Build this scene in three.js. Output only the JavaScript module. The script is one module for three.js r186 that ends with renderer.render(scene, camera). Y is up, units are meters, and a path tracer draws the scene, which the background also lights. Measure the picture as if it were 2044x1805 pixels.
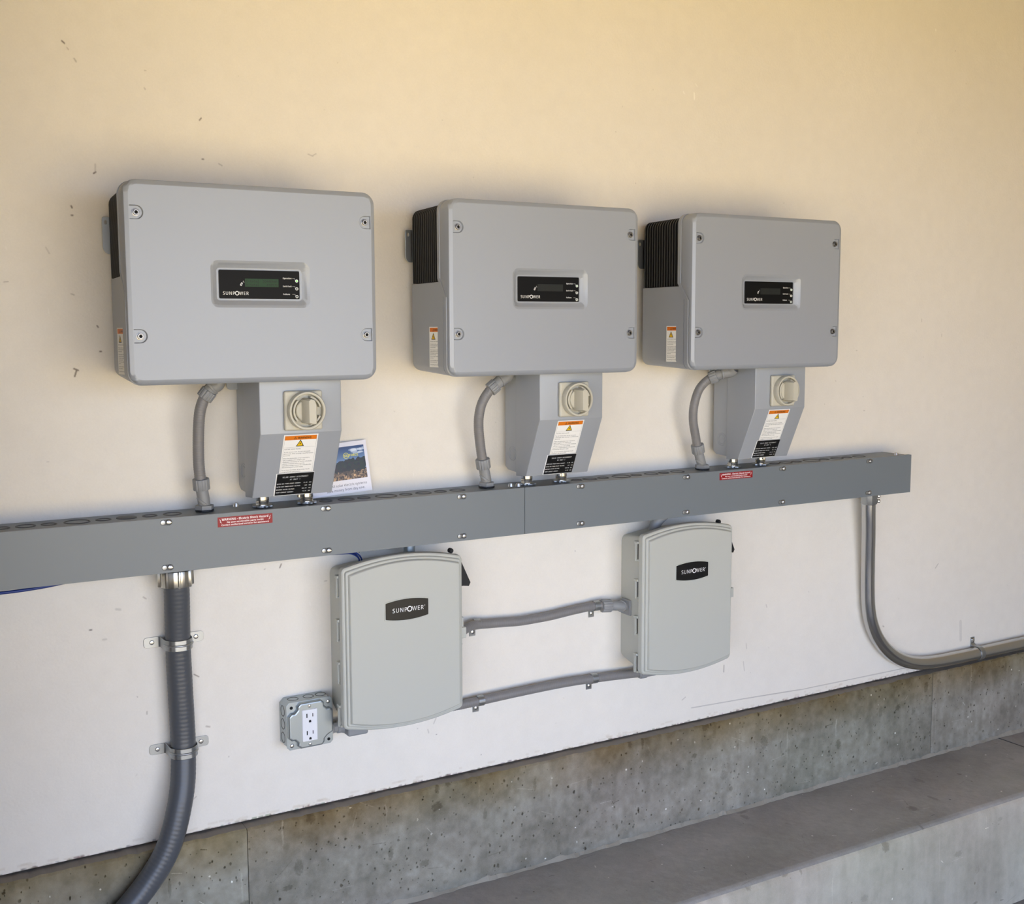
import * as THREE from 'three';
import { RoundedBoxGeometry } from 'three/addons/geometries/RoundedBoxGeometry.js';
import { mergeGeometries, mergeVertices, toCreasedNormals } from 'three/addons/utils/BufferGeometryUtils.js';

// ------------------------------------------------------------------ camera, sky, sun, exposure
const scene = new THREE.Scene();
const camera = new THREE.PerspectiveCamera(42.607, 2044 / 1805, 0.05, 200);
camera.position.set(-0.6072, 1.4897, 2.2864);
camera.rotation.set(-0.1083, -0.5328, -0.003, 'YXZ');
const renderer = new THREE.WebGLRenderer({ antialias: true });
renderer.toneMapping = THREE.LinearToneMapping;
renderer.toneMappingExposure = 2.78;
renderer.shadowMap.enabled = true;

const sunDir = new THREE.Vector3(-0.62, 0.78, 0.02).normalize();
{ // pale hazy daylight sky: one gradient with height, the same all round
  const W = 16, H = 128, d = new Float32Array(W * H * 4), lo = [1.5, 1.83, 2.5], hi = [0.46, 0.74, 1.5];
  for (let j = 0; j < H; j++) { const t = Math.pow(Math.max(0, Math.sin(((j + 0.5) / H - 0.5) * Math.PI)), 0.6); for (let i = 0; i < W; i++) { for (let c = 0; c < 3; c++) d[(j * W + i) * 4 + c] = lo[c] + (hi[c] - lo[c]) * t; d[(j * W + i) * 4 + 3] = 1; } }
  const t = new THREE.DataTexture(d, W, H, THREE.RGBAFormat, THREE.FloatType); t.mapping = THREE.EquirectangularReflectionMapping; t.magFilter = t.minFilter = THREE.LinearFilter; t.needsUpdate = true;
  scene.background = t;
}

const sun = new THREE.DirectionalLight(new THREE.Color().setRGB(1, 0.93, 0.82), 11);
sun.position.copy(sunDir).multiplyScalar(20);
sun.castShadow = true;
sun.shadow.mapSize.set(4096, 4096);
Object.assign(sun.shadow.camera, { left: -14, right: 14, top: 14, bottom: -14, near: 1, far: 50 });
scene.add(sun);
scene.add(sun.target);

// ------------------------------------------------------------------ helpers
const rng = (seed) => () => { seed = (seed + 0x6d2b79f5) | 0; let t = Math.imul(seed ^ (seed >>> 15), 1 | seed); t = (t + Math.imul(t ^ (t >>> 7), 61 | t)) ^ t; return ((t ^ (t >>> 14)) >>> 0) / 4294967296; };
const V = (x, y, z) => new THREE.Vector3(x, y, z);
const counts = {};
function numbered(name) { const n = counts[name] ?? 0; counts[name] = n + 1; return n ? `${name}_${String(n).padStart(3, '0')}` : name; }
function thing(name, label, category, [x, y, z] = [0, 0, 0], group) {
  const o = new THREE.Group(); o.name = numbered(name); o.position.set(x, y, z);
  o.userData = { label, category }; if (group) o.userData.group = group;
  scene.add(o); return o;
}
function structure(name, label) { const o = new THREE.Group(); o.name = name; o.userData = { kind: 'structure', label }; scene.add(o); return o; }
function part(name, geo, mat, parent, label) {
  const m = new THREE.Mesh(geo, mat); m.name = name; m.castShadow = m.receiveShadow = true;
  if (label) m.userData.label = label;
  parent.add(m); return m;
}
function repeat(root, label, pos) {
  const r = root.clone(); r.name = numbered(root.name); r.userData = { ...root.userData, label }; r.position.set(...pos); scene.add(r); return r;
}
const clean = (g) => { const o = g.index ? g.toNonIndexed() : g; for (const k of Object.keys(o.attributes)) if (!['position', 'normal', 'uv'].includes(k)) o.deleteAttribute(k);
  if (!o.attributes.uv) o.setAttribute('uv', new THREE.BufferAttribute(new Float32Array(o.attributes.position.count * 2), 2)); return o; };
const join = (...gs) => mergeGeometries(gs.flat().map(clean));
const box = (x0, x1, y0, y1, z0, z1) => new THREE.BoxGeometry(x1 - x0, y1 - y0, z1 - z0).translate((x0 + x1) / 2, (y0 + y1) / 2, (z0 + z1) / 2);
const rbox = (x0, x1, y0, y1, z0, z1, r = 0.003, s = 3) => new RoundedBoxGeometry(x1 - x0, y1 - y0, z1 - z0, s, r).translate((x0 + x1) / 2, (y0 + y1) / 2, (z0 + z1) / 2);
// solid of revolution around `dir` through p; profile [[radius, height], ...]
function turned(profile, p, dir = V(0, 1, 0), seg = 32) {
  const g = new THREE.LatheGeometry(profile.map(([r, h]) => new THREE.Vector2(Math.max(r, 1e-5), h)), seg);
  const c = toCreasedNormals(g, 0.6);
  c.applyQuaternion(new THREE.Quaternion().setFromUnitVectors(V(0, 1, 0), dir.clone().normalize()));
  return c.translate(p.x, p.y, p.z);
}
const rod = (a, b, r, seg = 20, bev = 0) => { const h = a.distanceTo(b); return turned(bev ? [[0, 0], [r - bev, 0], [r, bev], [r, h - bev], [r - bev, h], [0, h]] : [[0, 0], [r, 0], [r, h], [0, h]], a, b.clone().sub(a), seg); };
const curve = (pts, tension = 0.5) => new THREE.CatmullRomCurve3(pts.map((p) => V(...p)), false, 'centripetal', tension);
// tube along a curve whose radius carries fine ribs; u runs round, v along in metres
function ribbed(c, r, amp, pitch, radial = 22, per = 4) {
  const len = c.getLength(), n = Math.max(8, Math.round((len / pitch) * per)), fr = c.computeFrenetFrames(n, false), pos = [], uv = [], idx = [];
  for (let i = 0; i <= n; i++) {
    const p = c.getPointAt(i / n), rr = r + amp * Math.cos((2 * Math.PI * i) / per);
    for (let j = 0; j <= radial; j++) {
      const a = (j / radial) * 2 * Math.PI, d = fr.normals[i].clone().multiplyScalar(Math.cos(a)).addScaledVector(fr.binormals[i], Math.sin(a));
      pos.push(p.x + d.x * rr, p.y + d.y * rr, p.z + d.z * rr); uv.push(j / radial, (i / n) * len);
    }
  }
  const w = radial + 1;
  for (let i = 0; i < n; i++) for (let j = 0; j < radial; j++) { const a = i * w + j; idx.push(a, a + 1, a + w, a + 1, a + w + 1, a + w); }
  const g = new THREE.BufferGeometry(); g.setAttribute('position', new THREE.Float32BufferAttribute(pos, 3)); g.setAttribute('uv', new THREE.Float32BufferAttribute(uv, 2)); g.setIndex(idx); g.computeVertexNormals();
  // make sure normals face outward
  const q = c.getPointAt(0), nx = g.attributes.normal, px = g.attributes.position;
  if ((px.getX(0) - q.x) * nx.getX(0) + (px.getY(0) - q.y) * nx.getY(0) + (px.getZ(0) - q.z) * nx.getZ(0) < 0) { g.setIndex(idx.map((_, k) => idx[k - (k % 3) + [0, 2, 1][k % 3]])); g.computeVertexNormals(); }
  return g;
}
// rings of Vector3 of equal count joined into a skin
function loft(rings, { front = false, back = false, crease = 0.5, flip = false } = {}) {
  const n = rings[0].length, pos = [], tri = (a, b, c) => (flip ? pos.push(...a, ...c, ...b) : pos.push(...a, ...b, ...c));
  const A = rings.map((r) => r.map((v) => [v.x, v.y, v.z]));
  for (let i = 0; i + 1 < A.length; i++) for (let j = 0; j < n; j++) { const k = (j + 1) % n; tri(A[i][j], A[i][k], A[i + 1][k]); tri(A[i][j], A[i + 1][k], A[i + 1][j]); }
  const cap = (r, turn) => { const f = THREE.ShapeUtils.triangulateShape(r.map(([x, y]) => new THREE.Vector2(x, y)), []); for (const [a, b, c] of f) turn ? tri(r[a], r[c], r[b]) : tri(r[a], r[b], r[c]); };
  if (front) cap(A.at(-1), false);
  if (back) cap(A[0], true);
  const g = new THREE.BufferGeometry(); g.setAttribute('position', new THREE.Float32BufferAttribute(pos, 3)); g.computeVertexNormals();
  return crease ? toCreasedNormals(g, crease) : g;
}
// anticlockwise rounded rectangle in x,y; extra heights are sampled on both sides; z may depend on y
function ringRR(x0, x1, y0, y1, r, z, n = 7, extra = []) {
  const out = [], zf = typeof z === 'function' ? z : () => z;
  const arc = (cx, cy, a0) => { for (let i = 0; i <= n; i++) { const a = a0 + (i / n) * Math.PI / 2; out.push([cx + r * Math.cos(a), cy + r * Math.sin(a)]); } };
  arc(x1 - r, y0 + r, -Math.PI / 2);
  for (const e of extra) out.push([x1, e]);
  arc(x1 - r, y1 - r, 0); arc(x0 + r, y1 - r, Math.PI / 2);
  for (const e of [...extra].reverse()) out.push([x0, e]);
  arc(x0 + r, y0 + r, Math.PI);
  return out.map(([x, y]) => V(x, y, zf(y)));
}
const shapeOf = (pts) => new THREE.Shape(pts.map((p) => new THREE.Vector2(p.x, p.y)));
const extrude = (shape, depth, bevel = 0, seg = 2, curveSegments = 12) => new THREE.ExtrudeGeometry(shape, { depth: Math.max(depth - 2 * bevel, 1e-4), bevelEnabled: bevel > 0, bevelSize: bevel, bevelThickness: bevel, bevelOffset: -bevel, bevelSegments: seg, curveSegments }).translate(0, 0, bevel);
const circlePath = (x, y, r) => { const p = new THREE.Path(); p.absarc(x, y, r, 0, Math.PI * 2, true); return p; };
function hexShape(r) { const s = new THREE.Shape(); for (let i = 0; i < 6; i++) s[i ? 'lineTo' : 'moveTo'](r * Math.cos((i * Math.PI) / 3), r * Math.sin((i * Math.PI) / 3)); s.closePath(); return s; }

// ------------------------------------------------------------------ textures
const fade = (t) => t * t * (3 - 2 * t);
function makeNoise(seed) {
  const r = rng(seed), T = new Float32Array(65536).map(() => r());
  return (x, y) => { const ix = Math.floor(x), iy = Math.floor(y), fx = fade(x - ix), fy = fade(y - iy), at = (a, b) => T[((a & 255) | ((b & 255) << 8))];
    return at(ix, iy) * (1 - fx) * (1 - fy) + at(ix + 1, iy) * fx * (1 - fy) + at(ix, iy + 1) * (1 - fx) * fy + at(ix + 1, iy + 1) * fx * fy; };
}
const N1 = makeNoise(11), N2 = makeNoise(29);
const fbm = (x, y, o = 4) => { let s = 0, a = 0.5, t = 0; for (let i = 0; i < o; i++) { s += a * N1(x, y); t += a; x = x * 2.03 + 17.3; y = y * 2.03 + 5.1; a *= 0.5; } return s / t; };
function canvasTexture(w, h, draw, srgb = true) {
  const c = document.createElement('canvas'); c.width = w; c.height = h; draw(c.getContext('2d'), w, h);
  const t = new THREE.CanvasTexture(c); if (srgb) t.colorSpace = THREE.SRGBColorSpace; t.anisotropy = 8; return t;
}
function dataTexture(w, h, fn, srgb = true) {
  const d = new Uint8Array(w * h * 4);
  for (let y = 0; y < h; y++) for (let x = 0; x < w; x++) { const c = fn(x, y), k = (y * w + x) * 4; d[k] = c[0]; d[k + 1] = c[1]; d[k + 2] = c[2]; d[k + 3] = 255; }
  const t = new THREE.DataTexture(d, w, h); t.magFilter = t.minFilter = THREE.LinearFilter; if (srgb) t.colorSpace = THREE.SRGBColorSpace; t.needsUpdate = true; return t;
}
const fine = dataTexture(256, 256, (() => { const r = rng(5); return (x, y) => { const v = 110 + 60 * N2(x / 3, y / 3) + 30 * r(); return [v, v, v]; }; })(), false);
fine.wrapS = fine.wrapT = THREE.RepeatWrapping;

// ------------------------------------------------------------------ materials
const rgb = (r, g, b) => new THREE.Color().setRGB(r, g, b);
const std = (color, roughness, metalness = 0, more = {}) => new THREE.MeshStandardMaterial({ color, roughness, metalness, ...more });
const M = {
  housing: std(rgb(0.345, 0.368, 0.405), 0.4, 0.12),
  disconnect: std(rgb(0.37, 0.39, 0.415), 0.4, 0.1),
  black: std(rgb(0.008, 0.008, 0.009), 0.55),
  fin: std(rgb(0.007, 0.0065, 0.006), 0.55),
  pit: std(rgb(0.006, 0.006, 0.006), 0.9),
  way: std(rgb(0.188, 0.21, 0.224), 0.42, 0.05),
  wayDark: std(rgb(0.1, 0.1, 0.098), 0.6),
  bolt: std(rgb(0.3, 0.29, 0.275), 0.35, 1),
  wayBolt: std(rgb(0.5, 0.5, 0.5), 0.28, 1),
  steel: std(rgb(0.72, 0.71, 0.69), 0.22, 1),
  zinc: std(rgb(0.42, 0.435, 0.44), 0.42, 1),
  galv: std(rgb(0.42, 0.46, 0.47), 0.42, 0.85),
  emt: std(rgb(0.56, 0.56, 0.55), 0.24, 1),
  enclosure: std(rgb(0.51, 0.515, 0.46), 0.5),
  flex: std(rgb(0.225, 0.213, 0.205), 0.45),
  fitting: std(rgb(0.27, 0.272, 0.27), 0.5),
  bigFlex: std(rgb(0.075, 0.08, 0.088), 0.42),
  beige: std(rgb(0.56, 0.53, 0.43), 0.45),
  white: std(rgb(0.82, 0.82, 0.84), 0.4),
  blue: std(rgb(0.012, 0.035, 0.2), 0.45),
  lead: std(rgb(0.8, 0.82, 0.8), 0.4),
  ceiling: std(rgb(0.3, 0.24, 0.17), 0.9),
  plain: std(rgb(0.3, 0.25, 0.2), 0.9), post: std(rgb(0.1, 0.075, 0.055), 0.8),
};
const labelMat = (map, roughness = 0.45) => std(0xffffff, roughness, 0, { map });

// ------------------------------------------------------------------ the setting
const FLOOR = -0.097, TREAD = 0.203, STEM = 0.4636, STEMZ = 0.03, CURBZ = 0.362;
const WX0 = -0.5, WX1 = 2.75, WY0 = 0.45, WY1 = 2.55;
function wallMap() {
  const W = 2048, H = 1324, sx = W / (WX1 - WX0), sy = H / (WY1 - WY0);
  return canvasTexture(W, H, (g) => {
    const im = g.createImageData(W, H), r = rng(3);
    for (let y = 0; y < H; y++) for (let x = 0; x < W; x++) {
      const u = x / sx, v = y / sy, m = (fbm(u * 2.2, v * 2.2, 3) - 0.5) * 7 + (fbm(u * 40, v * 40, 2) - 0.5) * 4 + (r() - 0.5) * 3, k = (y * W + x) * 4;
      im.data[k] = 236 + m; im.data[k + 1] = 229 + m; im.data[k + 2] = 216 + m; im.data[k + 3] = 255;
    }
    g.putImageData(im, 0, 0);
    const P = (x, y) => [(x - WX0) * sx, (WY1 - y) * sy];
    const mark = (x, y, len0, ang, wid, col) => { const len = len0 * 0.6, [a, b] = P(x, y); g.save(); g.translate(a, b); g.rotate(ang); g.strokeStyle = col; g.lineWidth = wid * 0.5; g.lineCap = 'round'; g.beginPath(); g.moveTo(-len / 2, 0); g.lineTo(len / 2, 0); g.stroke(); g.restore(); };
    const D = 'rgba(80,66,54,0.7)', F = 'rgba(100,88,74,0.32)', L = 'rgba(255,250,240,0.8)';
    for (const [x, y, len, ang, wid, col] of [
      [-0.2031, 2.0051, 6, 0.7, 3, D], [-0.1958, 1.9945, 5, 0.9, 2, F], [-0.1836, 1.9755, 7, 1, 3, F], [-0.1574, 1.7752, 5, -0.6, 3, D], [-0.1559, 1.7849, 14, 1.6, 2, F],
      [0.0433, 1.8894, 6, -0.9, 2.5, D], [0.0457, 1.8137, 3, 0, 2.5, D], [0.08, 1.8055, 8, 0.5, 2, F], [0.2668, 1.8369, 12, 0.3, 2, F], [0.2758, 1.8389, 8, -0.5, 2, F], [-0.2007, 1.7108, 4, 1.2, 3, D], [-0.2005, 1.6954, 3, 0, 3, D],
      [-0.3191, 1.5716, 8, -0.1, 2, F], [-0.246, 1.6301, 14, 1.1, 1.5, F], [-0.2057, 1.5504, 6, 0.4, 2.5, F], [-0.1634, 1.4911, 4, 1, 2.5, D], [-0.2053, 1.4111, 9, 0.4, 3, D], [-0.2065, 1.4035, 12, 1.9, 3, D], [-0.1598, 1.4441, 3, 0, 3, D],
      [-0.0582, 1.97, 3, 0, 2, F], [-0.0603, 1.9368, 4, 1, 2, F], [1.23, 2.0538, 6, 1, 3, L], [1.2628, 2.0486, 16, 1.5, 4, L], [1.2686, 2.0755, 9, 0.8, 2, L], [2.1234, 2.3107, 4, 1.5, 4, L],
      [2.1075, 1.5019, 10, 1.5, 2, F], [2.1952, 1.4584, 8, 1.4, 2, F], [1.8481, 1.4193, 5, 0, 2, F], [1.8845, 1.2514, 6, 0, 2, F], [-0.1469, 0.9451, 8, 0.2, 6, 'rgba(140,130,120,0.22)'], [-0.0959, 0.9616, 7, 0.7, 3, F],
      [-0.1744, 0.8893, 6, 0, 5, 'rgba(140,130,120,0.22)'], [-0.1994, 0.9116, 4, 0, 3, D], [0.1817, 0.9953, 9, 2, 2.5, D], [0.2802, 0.9521, 6, 0, 2, F], [0.5381, 0.6038, 26, -1.1, 2, F], [0.5188, 0.578, 10, 1.3, 2, F],
      [1.3889, 0.5879, 20, 1.6, 2, D], [1.2552, 0.5289, 14, -0.5, 2.5, F], [1.3959, 0.6615, 34, 1.5, 2, F], [1.4586, 0.5839, 28, 1.4, 2, F], [1.5347, 0.7383, 10, 1.2, 2, F], [1.4661, 0.6377, 16, 1.4, 2, F], [2.2107, 0.7743, 18, -0.8, 3, F],
      [2.33, 0.56, 60, 1.5, 14, 'rgba(110,100,90,0.12)'], [1.99, 0.62, 6, 0.5, 4, F], [-0.02, 0.53, 30, -0.6, 2, F], [0.0, 0.79, 12, 0.6, 2, D], [-0.1, 0.73, 6, 1.6, 3, F], [0.02, 0.68, 8, 0.3, 4, F]]) mark(x, y, len, ang, wid, col);
    // a faint line drawn along the foot of the wall
    g.strokeStyle = 'rgba(70,62,55,0.38)'; g.lineWidth = 1.1; g.beginPath(); [[1.28, 0.4995], [1.45, 0.494], [1.5965, 0.4879], [1.6714, 0.4845], [1.85, 0.4825], [2.1, 0.4805]].forEach((p, i) => g[i ? 'lineTo' : 'moveTo'](...P(...p))); g.stroke();
    const q = rng(77);
    for (let i = 0; i < 90; i++) mark(WX0 + q() * 3.2, WY0 + q() * 2, 0.6 + q() * 2.5, q() * 6.3, 0.7 + q() * 0.7, q() < 0.2 ? D : F);
    for (let i = 0; i < 8; i++) mark(WX0 + q() * 3.2, WY0 + q() * 1.4, 4 + q() * 8, 1.5, 2, 'rgba(255,252,244,0.35)');
    // chipped, dirty bottom edge of the drywall
    for (let i = 0; i < 600; i++) { const [a] = P(WX0 + q() * 3.25, 0), h = q() * q() * 3.5; g.fillStyle = `rgba(${80 + q() * 40},${70 + q() * 35},${60 + q() * 30},${0.15 + q() * 0.35})`; g.fillRect(a, P(0, STEM)[1] - h, 1.5 + q() * 6, h + 2); }
    for (let i = 0; i < 120; i++) { const [a] = P(WX0 + q() * 3.25, 0); g.fillStyle = 'rgba(186,165,140,0.16)'; g.fillRect(a, P(0, STEM)[1] - 3 - q() * 6, 4 + q() * 12, 3); }
  });
}
const wallMat = std(0xffffff, 0.62, 0, { map: wallMap() });
wallMat.bumpMap = fine.clone(); wallMat.bumpMap.repeat.set(10, 6.5); wallMat.bumpScale = 0.0006;
const RX0 = -7, RX1 = 3.3, RZ1 = 3.6, CEIL = 2.75;
{
  const w = structure('wall_back', 'cream painted wall with scuffs carrying the electrical equipment');
  const g = box(RX0, RX1, STEM, CEIL, -0.15, 0), p = g.attributes.position, uv = g.attributes.uv;
  for (let i = 0; i < p.count; i++) uv.setXY(i, (p.getX(i) - WX0) / (WX1 - WX0), (p.getY(i) - WY0) / (WY1 - WY0));
  part('painted_board', g, wallMat, w);
}
// concrete: colour and relief computed in metres so that nothing repeats
function concrete(x0, x1, y0, y1, W, H, seed, opt) {
  const r = rng(seed), n = W * H, col = new Float32Array(n * 3), hgt = new Float32Array(n).fill(0.5), sx = W / (x1 - x0), sy = H / (y1 - y0);
  for (let j = 0; j < H; j++) for (let i = 0; i < W; i++) {
    const x = x0 + i / sx, y = y0 + j / sy, k = j * W + i, t = opt.top ? Math.max(0, Math.min(1, (y - opt.top) / (y1 - opt.top))) : 0;
    let v = (fbm(x * 5 + seed, y * 7, 4) - 0.5) * opt.cloud + (fbm(x * 60, y * 60 + seed, 3) - 0.5) * opt.grain + (r() - 0.5) * 10;
    v += (fbm(x * 45 + seed, y * 5, 3) - 0.5) * opt.streak;
    const stain = t * (0.35 + 0.9 * fbm(x * 9 + 3, y * 9, 3));
    const green = (fbm(x * 3.1 + 9, y * 4 + seed, 3) - 0.5) * 8;
    col[k * 3] = opt.base[0] + v - stain * 20 - green; col[k * 3 + 1] = opt.base[1] + v - stain * 32; col[k * 3 + 2] = opt.base[2] + v - stain * 52 - green * 0.6;
    hgt[k] = 0.5 + (fbm(x * 90, y * 90, 3) - 0.5) * 0.25;
  }
  const blob = (x, y, rx, ry, d, dh) => {
    const ci = (x - x0) * sx, cj = (y - y0) * sy, ai = rx * sx, aj = ry * sy;
    for (let j = Math.floor(cj - aj); j <= cj + aj; j++) for (let i = Math.floor(ci - ai); i <= ci + ai; i++) {
      if (i < 0 || j < 0 || i >= W || j >= H) continue;
      const e = ((i - ci) / ai) ** 2 + ((j - cj) / aj) ** 2 + (N2(i / 3, j / 3) - 0.5) * 0.9; if (e > 1) continue;
      const k = j * W + i, s = Math.min(1, 1.6 * (1 - e)); for (let c = 0; c < 3; c++) col[k * 3 + c] += d * s; hgt[k] = Math.max(0, Math.min(1, hgt[k] + dh * s));
    }
  };
  const area = (x1 - x0) * (y1 - y0);
  for (let i = 0; i < opt.pits * area; i++) { const y = y0 + r() * (y1 - y0), s = 0.0008 + r() * r() * 0.0028; blob(x0 + r() * (x1 - x0), y, s * (0.7 + r() * 0.6), s * (0.9 + r() * 0.9), -30 - r() * 40, -0.4); }
  for (let i = 0; i < opt.spots * area; i++) blob(x0 + r() * (x1 - x0), y0 + r() * (y1 - y0), 0.004 + r() * 0.014, 0.004 + r() * 0.02, -10 - r() * 18, 0);
  for (let i = 0; i < opt.chips * area; i++) blob(x0 + r() * (x1 - x0), y0 + r() * (y1 - y0), 0.0012 + r() * 0.0025, 0.0012 + r() * 0.0025, 50 + r() * 60, 0.1);
  for (let i = 0; i < opt.drips * (x1 - x0); i++) { const x = x0 + r() * (x1 - x0), top = y1 - r() * 0.1, len = 0.03 + r() * 0.13, d = 3 + r() * 6; for (let s = 0; s < 60; s++) blob(x + (N2(s / 9, i) - 0.5) * 0.004, top - (s / 60) * len, 0.0028, 0.003, d * (1 - s / 75), 0); }
  for (let i = 0; i < opt.scratch * area; i++) { const x = x0 + r() * (x1 - x0), y = y0 + r() * (y1 - y0), a = r() < 0.6 ? (r() - 0.5) * 0.6 : r() * 3.14, len = 0.01 + r() * 0.05, d = r() < 0.5 ? 15 : -15; for (let s = 0; s < 30; s++) blob(x + Math.cos(a) * len * (s / 30), y + Math.sin(a) * len * (s / 30), 0.0011, 0.0011, d, 0); }
  const clamp = (v) => Math.max(0, Math.min(255, v));
  const map = dataTexture(W, H, (i, j) => { const k = (j * W + i) * 3; return [clamp(col[k]), clamp(col[k + 1]), clamp(col[k + 2])]; });
  const bump = dataTexture(W, H, (i, j) => { const v = clamp(hgt[j * W + i] * 255); return [v, v, v]; }, false);
  return std(0xffffff, opt.rough ?? 0.85, 0, { map, bumpMap: bump, bumpScale: 0.003 });
}
const planarUV = (g, ax, x0, x1, ay, y0, y1) => { const p = g.attributes.position, uv = g.attributes.uv; for (let i = 0; i < p.count; i++) uv.setXY(i, (p.array[i * 3 + ax] - x0) / (x1 - x0), (p.array[i * 3 + ay] - y0) / (y1 - y0)); return g; };
const stemOpt = { base: [139, 134, 121], cloud: 48, grain: 34, streak: 22, top: 0.36, pits: 1300, spots: 55, chips: 60, drips: 3, scratch: 40 };
{
  const s = structure('wall_base', 'rough grey concrete stem wall under the painted wall');
  // front face with a wavering, chipped top edge and a narrow dirty ledge
  const ledge = std(rgb(0.23, 0.2, 0.165), 0.95);
  const section = (x0, x1, W, seed) => {
    const m = concrete(x0, x1, TREAD - 0.02, STEM, W, 288, seed, stemOpt), n = Math.max(6, Math.round((x1 - x0) / 0.01)), r = rng(seed + 1);
    const prof = [], edge = [];
    for (let i = 0; i <= n; i++) { const x = x0 + (i / n) * (x1 - x0), j = fbm(x * 30, seed, 3) - 0.5; edge.push([x, STEM - 0.003 - 0.006 * Math.abs(j) - 0.002 * r(), STEMZ + j * 0.004]); }
    const pos = [], top = [], quad = (arr, a, b, c, d) => arr.push(...a, ...b, ...c, ...a, ...c, ...d);
    for (let i = 0; i < n; i++) {
      const [a, b] = [edge[i], edge[i + 1]], za = STEMZ, lo = TREAD - 0.3;
      quad(pos, [a[0], lo, za], [b[0], lo, za], [b[0], b[1] - 0.004, za], [a[0], a[1] - 0.004, za]);
      quad(pos, [a[0], a[1] - 0.004, za], [b[0], b[1] - 0.004, za], [b[0], b[1], b[2] - 0.004], [a[0], a[1], a[2] - 0.004]);
      quad(top, [a[0], a[1], a[2] - 0.004], [b[0], b[1], b[2] - 0.004], [b[0], STEM, -0.15], [a[0], STEM, -0.15]);
    }
    for (const [x, f] of [[x0, 0], [x1, 1]]) { const q = [[x, TREAD - 0.3, -0.15], [x, TREAD - 0.3, STEMZ], [x, STEM - 0.008, STEMZ], [x, STEM - 0.004, -0.15]]; f ? quad(pos, q[1], q[0], q[3], q[2]) : quad(pos, ...q); }
    const geo = (arr) => { const g = new THREE.BufferGeometry(); g.setAttribute('position', new THREE.Float32BufferAttribute(arr, 3)); g.setAttribute('uv', new THREE.Float32BufferAttribute(new Float32Array(arr.length / 3 * 2), 2)); g.computeVertexNormals(); return g; };
    const f = part('concrete_section', planarUV(geo(pos), 0, x0, x1, 1, TREAD - 0.02, STEM), m, s);
    part('ledge_top', geo(top), ledge, f, 'dirty dark ledge');
  };
  section(-0.442, 0.085, 2048, 41); section(0.0865, 2.1735, 2048, 42); section(2.1765, RX1, 2048, 43);
  part('core', box(RX0, RX1, TREAD - 0.3, STEM - 0.02, -0.14, STEMZ - 0.035), std(rgb(0.03, 0.03, 0.028), 1), s);
  // light smear of grout along the foot
  const q = rng(8), pos = [];
  const at = (x) => { const a = fbm(x * 14, 4, 3); return [0.003 + 0.011 * a * fbm(x * 60, 2, 3) * 1.6, 0.003 + 0.012 * fbm(x * 47, 9, 4) ** 1.5]; };
  for (let x = -0.442; x < 3.28; x += 0.008) { const [h0, d0] = at(x), [h1, d1] = at(x + 0.008), A = [x, TREAD + h0, STEMZ + 0.0005], B = [x + 0.008, TREAD + h1, STEMZ + 0.0005], C = [x + 0.008, TREAD + 0.0006, STEMZ + d1], D = [x, TREAD + 0.0006, STEMZ + d0]; pos.push(...D, ...C, ...B, ...D, ...B, ...A); }
  const g = new THREE.BufferGeometry(); g.setAttribute('position', new THREE.Float32BufferAttribute(pos, 3)); g.computeVertexNormals();
  part('grout_line', g, std(rgb(0.36, 0.32, 0.25), 0.95), s, 'pale grout line');
}
{
  const c = structure('curb', 'smooth grey concrete step along the foot of the wall');
  const tread = concrete(0.0, 2.6, 0, 0.4, 2048, 320, 51, { base: [164, 160, 153], cloud: 40, grain: 14, streak: 0, pits: 30, spots: 22, chips: 25, drips: 0, scratch: 60, rough: 0.7 });
  const riser = concrete(0.9, 2.6, FLOOR, TREAD, 2048, 360, 52, { base: [184, 175, 156], cloud: 34, grain: 16, streak: 20, pits: 60, spots: 40, chips: 10, drips: 2, scratch: 20, rough: 0.8 });
  const r = 0.024;
  for (const [x0, x1] of [[-0.442, 2.481], [2.487, RX1]]) {
    const n = 8, a = [[STEMZ - 0.02, TREAD]], b = [];
    for (let i = 0; i <= n; i++) { const t = (i / n) * Math.PI / 2; (i <= n / 2 ? a : b).push([CURBZ - r + r * Math.sin(t), TREAD - r + r * Math.cos(t)]); }
    b.unshift(a.at(-1)); b.push([CURBZ + 0.004, FLOOR]);
    const strip = (p) => { const pos = []; for (let i = 0; i + 1 < p.length; i++) { const [A, B] = [p[i], p[i + 1]]; pos.push(x0, A[1], A[0], x0, B[1], B[0], x1, B[1], B[0], x0, A[1], A[0], x1, B[1], B[0], x1, A[1], A[0]); } const g = new THREE.BufferGeometry(); g.setAttribute('position', new THREE.Float32BufferAttribute(pos, 3)); g.setAttribute('uv', new THREE.Float32BufferAttribute(new Float32Array(pos.length / 3 * 2), 2)); g.computeVertexNormals(); return toCreasedNormals(g, 0.6); };
    part('tread', planarUV(strip(a), 0, 0, 2.6, 2, 0, 0.4), tread, c); part('riser', planarUV(strip(b), 0, 0.9, 2.6, 1, FLOOR, TREAD), riser, c);
    const sh = new THREE.Shape([new THREE.Vector2(-STEMZ + 0.02, TREAD), new THREE.Vector2(-(CURBZ - r), TREAD), new THREE.Vector2(-CURBZ, TREAD - r), new THREE.Vector2(-CURBZ - 0.004, FLOOR), new THREE.Vector2(-STEMZ + 0.02, FLOOR)]);
    for (const x of [x0, x1]) part('end_face', new THREE.ShapeGeometry(sh).rotateY(Math.PI / 2).translate(x, 0, 0), M.wayDark, c);
  }
}
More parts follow.
